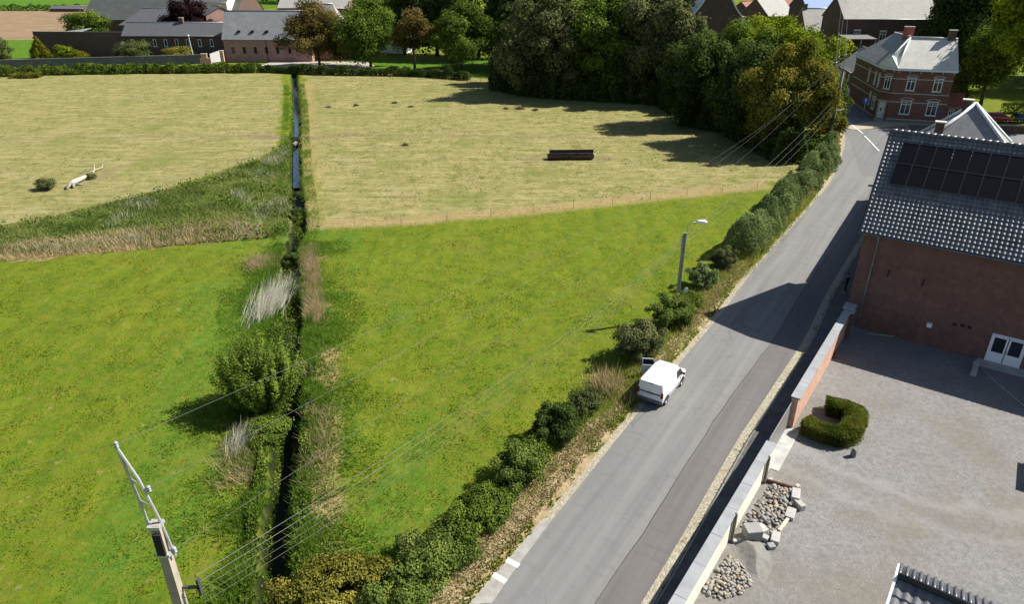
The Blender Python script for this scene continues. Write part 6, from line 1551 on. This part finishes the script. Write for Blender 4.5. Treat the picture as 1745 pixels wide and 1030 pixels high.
def heap(poly, n, hmax, rmin, rmax, mats, label, group, seed):
    rs = np.random.default_rng(seed); P = np.array([tuple(gp(*q)[:2]) for q in poly]); cen = P.mean(0); got = []
    for t in range(n * 60):
        if len(got) >= n: break
        x, y = rs.random(2) * (P.max(0) - P.min(0)) + P.min(0)
        if not inpoly(np.array([x]), np.array([y]), [tuple(k) for k in P])[0]: continue
        r = rmin + (rmax - rmin) * rs.random() ** 1.6; dd_ = polydist(np.array([x]), np.array([y]), np.vstack([P, P[:1]]))[0]
        z = hmax * smooth01(dd_ / 1.1)
        if any((x - a) ** 2 + (y - b) ** 2 < (.62 * (r + s)) ** 2 for a, b, s, _ in got): continue
        got.append((x, y, r, z))
    for x, y, r, z in got:
        o = bpy.data.objects.new("cobblestone", protos[mats[rs.integers(len(mats))] * 3 + rs.integers(3)]); COL.objects.link(o)
        o.location = (x, y, .03 + float(z) + r * .45); o.scale = (r * 2, r * 2, r * 2); o.rotation_euler = tuple(rs.random(3) * 6.28 * np.array([.12, .12, 1]))
        tag(o, label, "stone", group)
H1 = [(1315, 826), (1352, 838), (1358, 862), (1345, 880), (1328, 908), (1300, 912), (1262, 900), (1290, 860)]
H2 = [(1244, 946), (1262, 962), (1282, 994), (1262, 1014), (1228, 1024), (1196, 1012), (1215, 985)]
def mound(poly, hmax, name, label, mat, kind="stuff", cat="heap"):
    P = np.array([tuple(gp(*q)[:2]) for q in poly]); lo, hi = P.min(0), P.max(0); gx = np.linspace(lo[0], hi[0], 40); gy = np.linspace(lo[1], hi[1], 40); XX, YY = np.meshgrid(gx, gy)
    dd_ = polydist(XX, YY, np.vstack([P, P[:1]])); ins = inpoly(XX, YY, [tuple(k) for k in P]); ZZ = np.where(ins, hmax * smooth01(dd_ / 1.2), -.02) + .03 + (fbm(XX * 5, YY * 5) - .5) * .06 * ins
    ii = np.arange(1600).reshape(40, 40); Fq = np.stack([ii[:-1, :-1], ii[:-1, 1:], ii[1:, 1:], ii[1:, :-1]], -1).reshape(-1, 4)
    return tag(npmesh(name, np.stack([XX.ravel(), YY.ravel(), ZZ.ravel()], 1), Fq, mat, smooth=True), label, cat, kind=kind)
M_rub = m_gravel("rubble_fines", (.15, .125, .09), (.11, .09, .06))
mound(H1, .38, "rubble", "earthy rubble under the larger cobble heap", M_rub, cat="rubble"); mound(H2, .42, "rubble", "earthy rubble under the smaller cobble heap", M_rub, cat="rubble")
heap(H1, 175, .42, .07, .15, [0, 0, 0, 1, 2], "grey cobble in the larger heap between the two wooden posts", "cobbles in the larger heap", 3)
heap(H2, 120, .46, .07, .13, [1, 0, 0], "pale cobble in the smaller heap nearest the camera", "cobbles in the smaller heap", 5)
mound([(1240, 905), (1275, 912), (1312, 930), (1322, 965), (1300, 1000), (1272, 985), (1252, 950)], .4, "gravel_heap", "smooth heap of fine grey gravel between the two cobble heaps", m_gravel("fine_gravel", (.20, .195, .185), (.16, .15, .13)), cat="gravel heap")
M_blk = [m_plain("cut_stone_white", (.33, .325, .31), .85, var=.1, scale=3, bump=.02), m_plain("cut_stone_grey", (.22, .22, .215), .85, var=.1, scale=3, bump=.02)]
for (px, py, sx, sy, sz, rz, k, lab) in ((1280, 917, .75, .62, .62, .1, 1, "large square grey stone block at the foot of the cobble heap"), (1294, 910, .55, .5, .35, .5, 0, "pale block leaning behind the large grey one"), (1354, 852, .4, .85, .4, -.4, 0, "long white block at the upper right corner of the cobble heap"), (1361, 866, .3, .6, .34, .3, 0, "white block standing just below the upper long one"), (1346, 880, .42, .72, .22, -.55, 0, "flat white slab at the right edge of the cobble heap"), (1320, 922, .38, .7, .26, -.45, 0, "white slab at the lower right corner of the cobble heap"), (1313, 935, .34, .3, .2, .2, 1, "small white broken stone lowest at the heap's corner"), (1303, 921, .3, .3, .2, .9, 0, "little pale stone between the big grey block and the lower slab"), (1256, 925, .5, .2, .14, .2, 0, "thin pale slab by the wooden post at the rubble"), (1358, 833, .26, .2, .2, .6, 0, "lone white stone beside the end of the rusty beam"), (1312, 822, .22, .2, .18, .2, 0, "small pale stone at the upper end of the rusty beam")):
    p = gp(px, py); m = MB(); m.box((0, 0, sz / 2), (sx, sy, sz)); o = m.build("stone_block", M_blk[k], None, bevel=.03); o.location = (p.x, p.y, .03); o.rotation_euler = (random.uniform(-.05, .05), random.uniform(-.07, .07), rz); tag(o, lab, "stone block", "cut stone blocks round the cobble heap")
a, b = gp(1304, 822), gp(1359, 838); d = b - a; o = MB().box((d.length / 2, 0, .1), (d.length, .12, .14)).box((d.length / 2, 0, .18), (d.length - .06, .05, .03)).build("rusty_beam", m_plain("rust", (.11, .055, .04), .85, .2, var=.4)); o.location = (a.x, a.y, .04); o.rotation_euler = (0, 0, math.atan2(d.y, d.x)); tag(o, "rusty beam edging the top of the cobble heap", "beam")
a, b = gp(1327, 908), gp(1345, 884); d = b - a; o = MB().box((d.length / 2, 0, .07), (d.length, .14, .12)).box((d.length / 2, 0, .135), (d.length - .1, .08, .02)).build("edging_plank", m_plain("pale_plank", (.50, .43, .33), .8)); o.location = (a.x, a.y, .03); o.rotation_euler = (0, 0, math.atan2(d.y, d.x)); tag(o, "pale edging plank between two white slabs", "plank")
m = MB(); hp_ = [gp(*q, .06) for q in [(1476, 569), (1520, 573), (1580, 583), (1630, 592), (1655, 602), (1678, 634), (1712, 664), (1760, 705)]]
P = spline([tuple(q[:2]) for q in hp_], 60); m.tube([(x, y, .055) for x, y in P], .025, 6); tag(m.build("garden_hose", m_plain("hose", (.42, .40, .22), .6), None, True), "pale garden hose lying across the shaded gravel", "hose")
b_ = gp(1420, 608); mb_ = m_plain("loose_brick", (.30, .12, .09), .9)
for i in range(14):
    o = MB().box((0, 0, .033), (.21, .10, .065)).box((0, 0, .066), (.15, .05, .006)).build("brick", mb_) if i == 0 else o.copy()
    if i: COL.objects.link(o)
    o.location = (b_.x + random.uniform(-.22, .22), b_.y + random.uniform(-.3, .3), .03 + .066 * (i // 5)); o.rotation_euler = (0, 0, random.random() * 3); tag(o, "loose red brick in the little pile at the foot of the tall yard wall", "brick", "loose bricks by the yard wall")
q = gp(1660, 632); o = MB().box((0, 0, .12), (.35, 1.9, .24)).box((0, 0, .26), (.30, 1.8, .05)).build("kerb_stone", M_conc, None, bevel=.02); o.location = (q.x, q.y, .03); o.rotation_euler = (0, 0, ANG); tag(o, "low stone edging standing before the white double door", "edging stone")
# white railing end at the right border
q = gp(1741, 830); o = empty("white_bench", q, WANG); o.location.z = 0
m = MB(); m.box((-1.2, .35, .55), (2.6, .5, .06)); m.build("board", M_white, o); m = MB(); m.box((-.1, .35, .27), (.08, .45, .54)); m.box((-2.3, .35, .27), (.08, .45, .54)); m.build("leg", M_white, o); tag(o, "white plank bench at the right edge of the yard", "bench")

# ---------------------------------------------------------------- sign and person
q = gp(1436, 186); q = Vector((61.0, 122.5, 0)); z_ = 3.0
o = empty("road_sign", (q.x, q.y, 0), -.35); tag(o, "round blue road sign with a white arrow on a post before the cottage", "sign")
MB().tube([(0, .06, 0), (0, .06, 3.4)], .05, 8).build("post", M_steel, o, True)
m = MB(); m.tube([(0, .03, 2.9), (0, -.02, 2.9)], .55, 20); m.build("disc", m_plain("sign_blue", (.015, .10, .48), .4), o)
m = MB(); m.box((0, -.03, 2.78), (.12, .012, .5)); m.poly([(-.24, -.035, 2.98), (.24, -.035, 2.98), (0, -.035, 3.3)]); m.build("arrow", M_white, o)
q = gp(1439, 502); rzp = .9
o = None
def person(P, rz, label):
    J = {0: (0, 0, .93, .125), 1: (0, .01, 1.12, .115), 2: (0, .0, 1.34, .14), 3: (0, .01, 1.47, .065), 4: (0, .03, 1.60, .085), 5: (0, .045, 1.70, .085),
         6: (.09, .02, .86, .095), 7: (.10, .10, .50, .062), 8: (.10, .04, .10, .042), 9: (.10, .17, .04, .036),
         10: (-.09, .0, .86, .095), 11: (-.10, -.02, .49, .062), 12: (-.10, -.16, .10, .042), 13: (-.10, -.03, .04, .036),
         14: (.20, .0, 1.38, .062), 15: (.26, -.06, 1.12, .045), 16: (.25, .06, .90, .032), 17: (.25, .09, .83, .03),
         18: (-.20, .0, 1.38, .062), 19: (-.26, .05, 1.12, .045), 20: (-.25, .20, .95, .032), 21: (-.25, .25, .89, .03)}
    E_ = [(0, 1), (1, 2), (2, 3), (3, 4), (4, 5), (0, 6), (6, 7), (7, 8), (8, 9), (0, 10), (10, 11), (11, 12), (12, 13), (2, 14), (14, 15), (15, 16), (16, 17), (2, 18), (18, 19), (19, 20), (20, 21)]
    vs = [J[k][:3] for k in range(22)]; rs_ = [J[k][3] for k in range(22)]
    for hnd, sgn in ((17, 1), (21, -1)):
        x, y, z = vs[hnd]
        for k in range(5):
            oy = (k - 1.5) * .020 if k < 4 else .055; L_ = (.075, .085, .08, .062, .05)[k]
            i0 = len(vs); vs += [(x, y + oy, z - (.03 if k < 4 else -.01)), (x - sgn * .012, y + oy + .006, z - .03 - L_ * .55), (x - sgn * .03, y + oy + .012, z - .03 - L_)]; rs_ += [.0095, .0085, .007]; E_ += [(hnd, i0), (i0, i0 + 1), (i0 + 1, i0 + 2)]
    me = bpy.data.meshes.new("person"); me.from_pydata(vs, E_, []); o = bpy.data.objects.new("person", me); COL.objects.link(o)
    sk = o.modifiers.new("skin", 'SKIN'); 
    for i, r in enumerate(rs_): me.skin_vertices[0].data[i].radius = (r, r)
    me.skin_vertices[0].data[0].use_root = True
    ss = o.modifiers.new("subsurf", 'SUBSURF'); ss.levels = 1; ss.render_levels = 2; sk.use_smooth_shade = True
    t = NT("clothes_and_skin"); sp = t.n("ShaderNodeSeparateXYZ"); t.l(t.coord(), sp.inputs[0]); mr = t.math('DIVIDE', sp.outputs[2], 2.0)
    rp = t.n("ShaderNodeValToRGB"); rp.color_ramp.interpolation = 'CONSTANT'; e = rp.color_ramp.elements
    st = [(0, (.5, .48, .46)), (.045, (.014, .014, .017)), (.74, (.38, .22, .16))]
    while len(e) < len(st): e.new(.5)
    for i, (p_, c) in enumerate(st): e[i].position = p_; e[i].color = (*c, 1)
    t.l(mr, rp.inputs[0]); me.materials.append(t.pbr(rp.outputs[0], .8))
    o.location = P; o.rotation_euler = (0, 0, rz); tag(o, label, "person")
    m = MB(); n = 10; vs2 = []
    for j in range(5):
        a = j / 4 * math.pi * .55
        for k in range(n): b = 2 * math.pi * k / n; vs2.append((math.cos(b) * math.sin(a) * .103 , .03 + math.sin(b) * math.sin(a) * .112 - .012, 1.69 + math.cos(a) * .105))
    m.add(vs2, [(j * n + k, j * n + (k + 1) % n, (j + 1) * n + (k + 1) % n, (j + 1) * n + k) for j in range(4) for k in range(n)]); m.build("hair", m_plain("dark_hair", (.012, .010, .009), .7), o, True)
    m = MB()
    for s in (-1, 1): m.box((s * .033, .128, 1.655), (.022, .012, .012))
    m.box((0, .135, 1.625), (.02, .03, .04)); m.box((0, .125, 1.585), (.045, .012, .01)); m.build("face", m_plain("face_features", (.16, .08, .06), .7), o)
    return o
person(Vector((q.x, q.y, .10)), rzp, "person in dark clothes walking on the pavement beside the brick building")
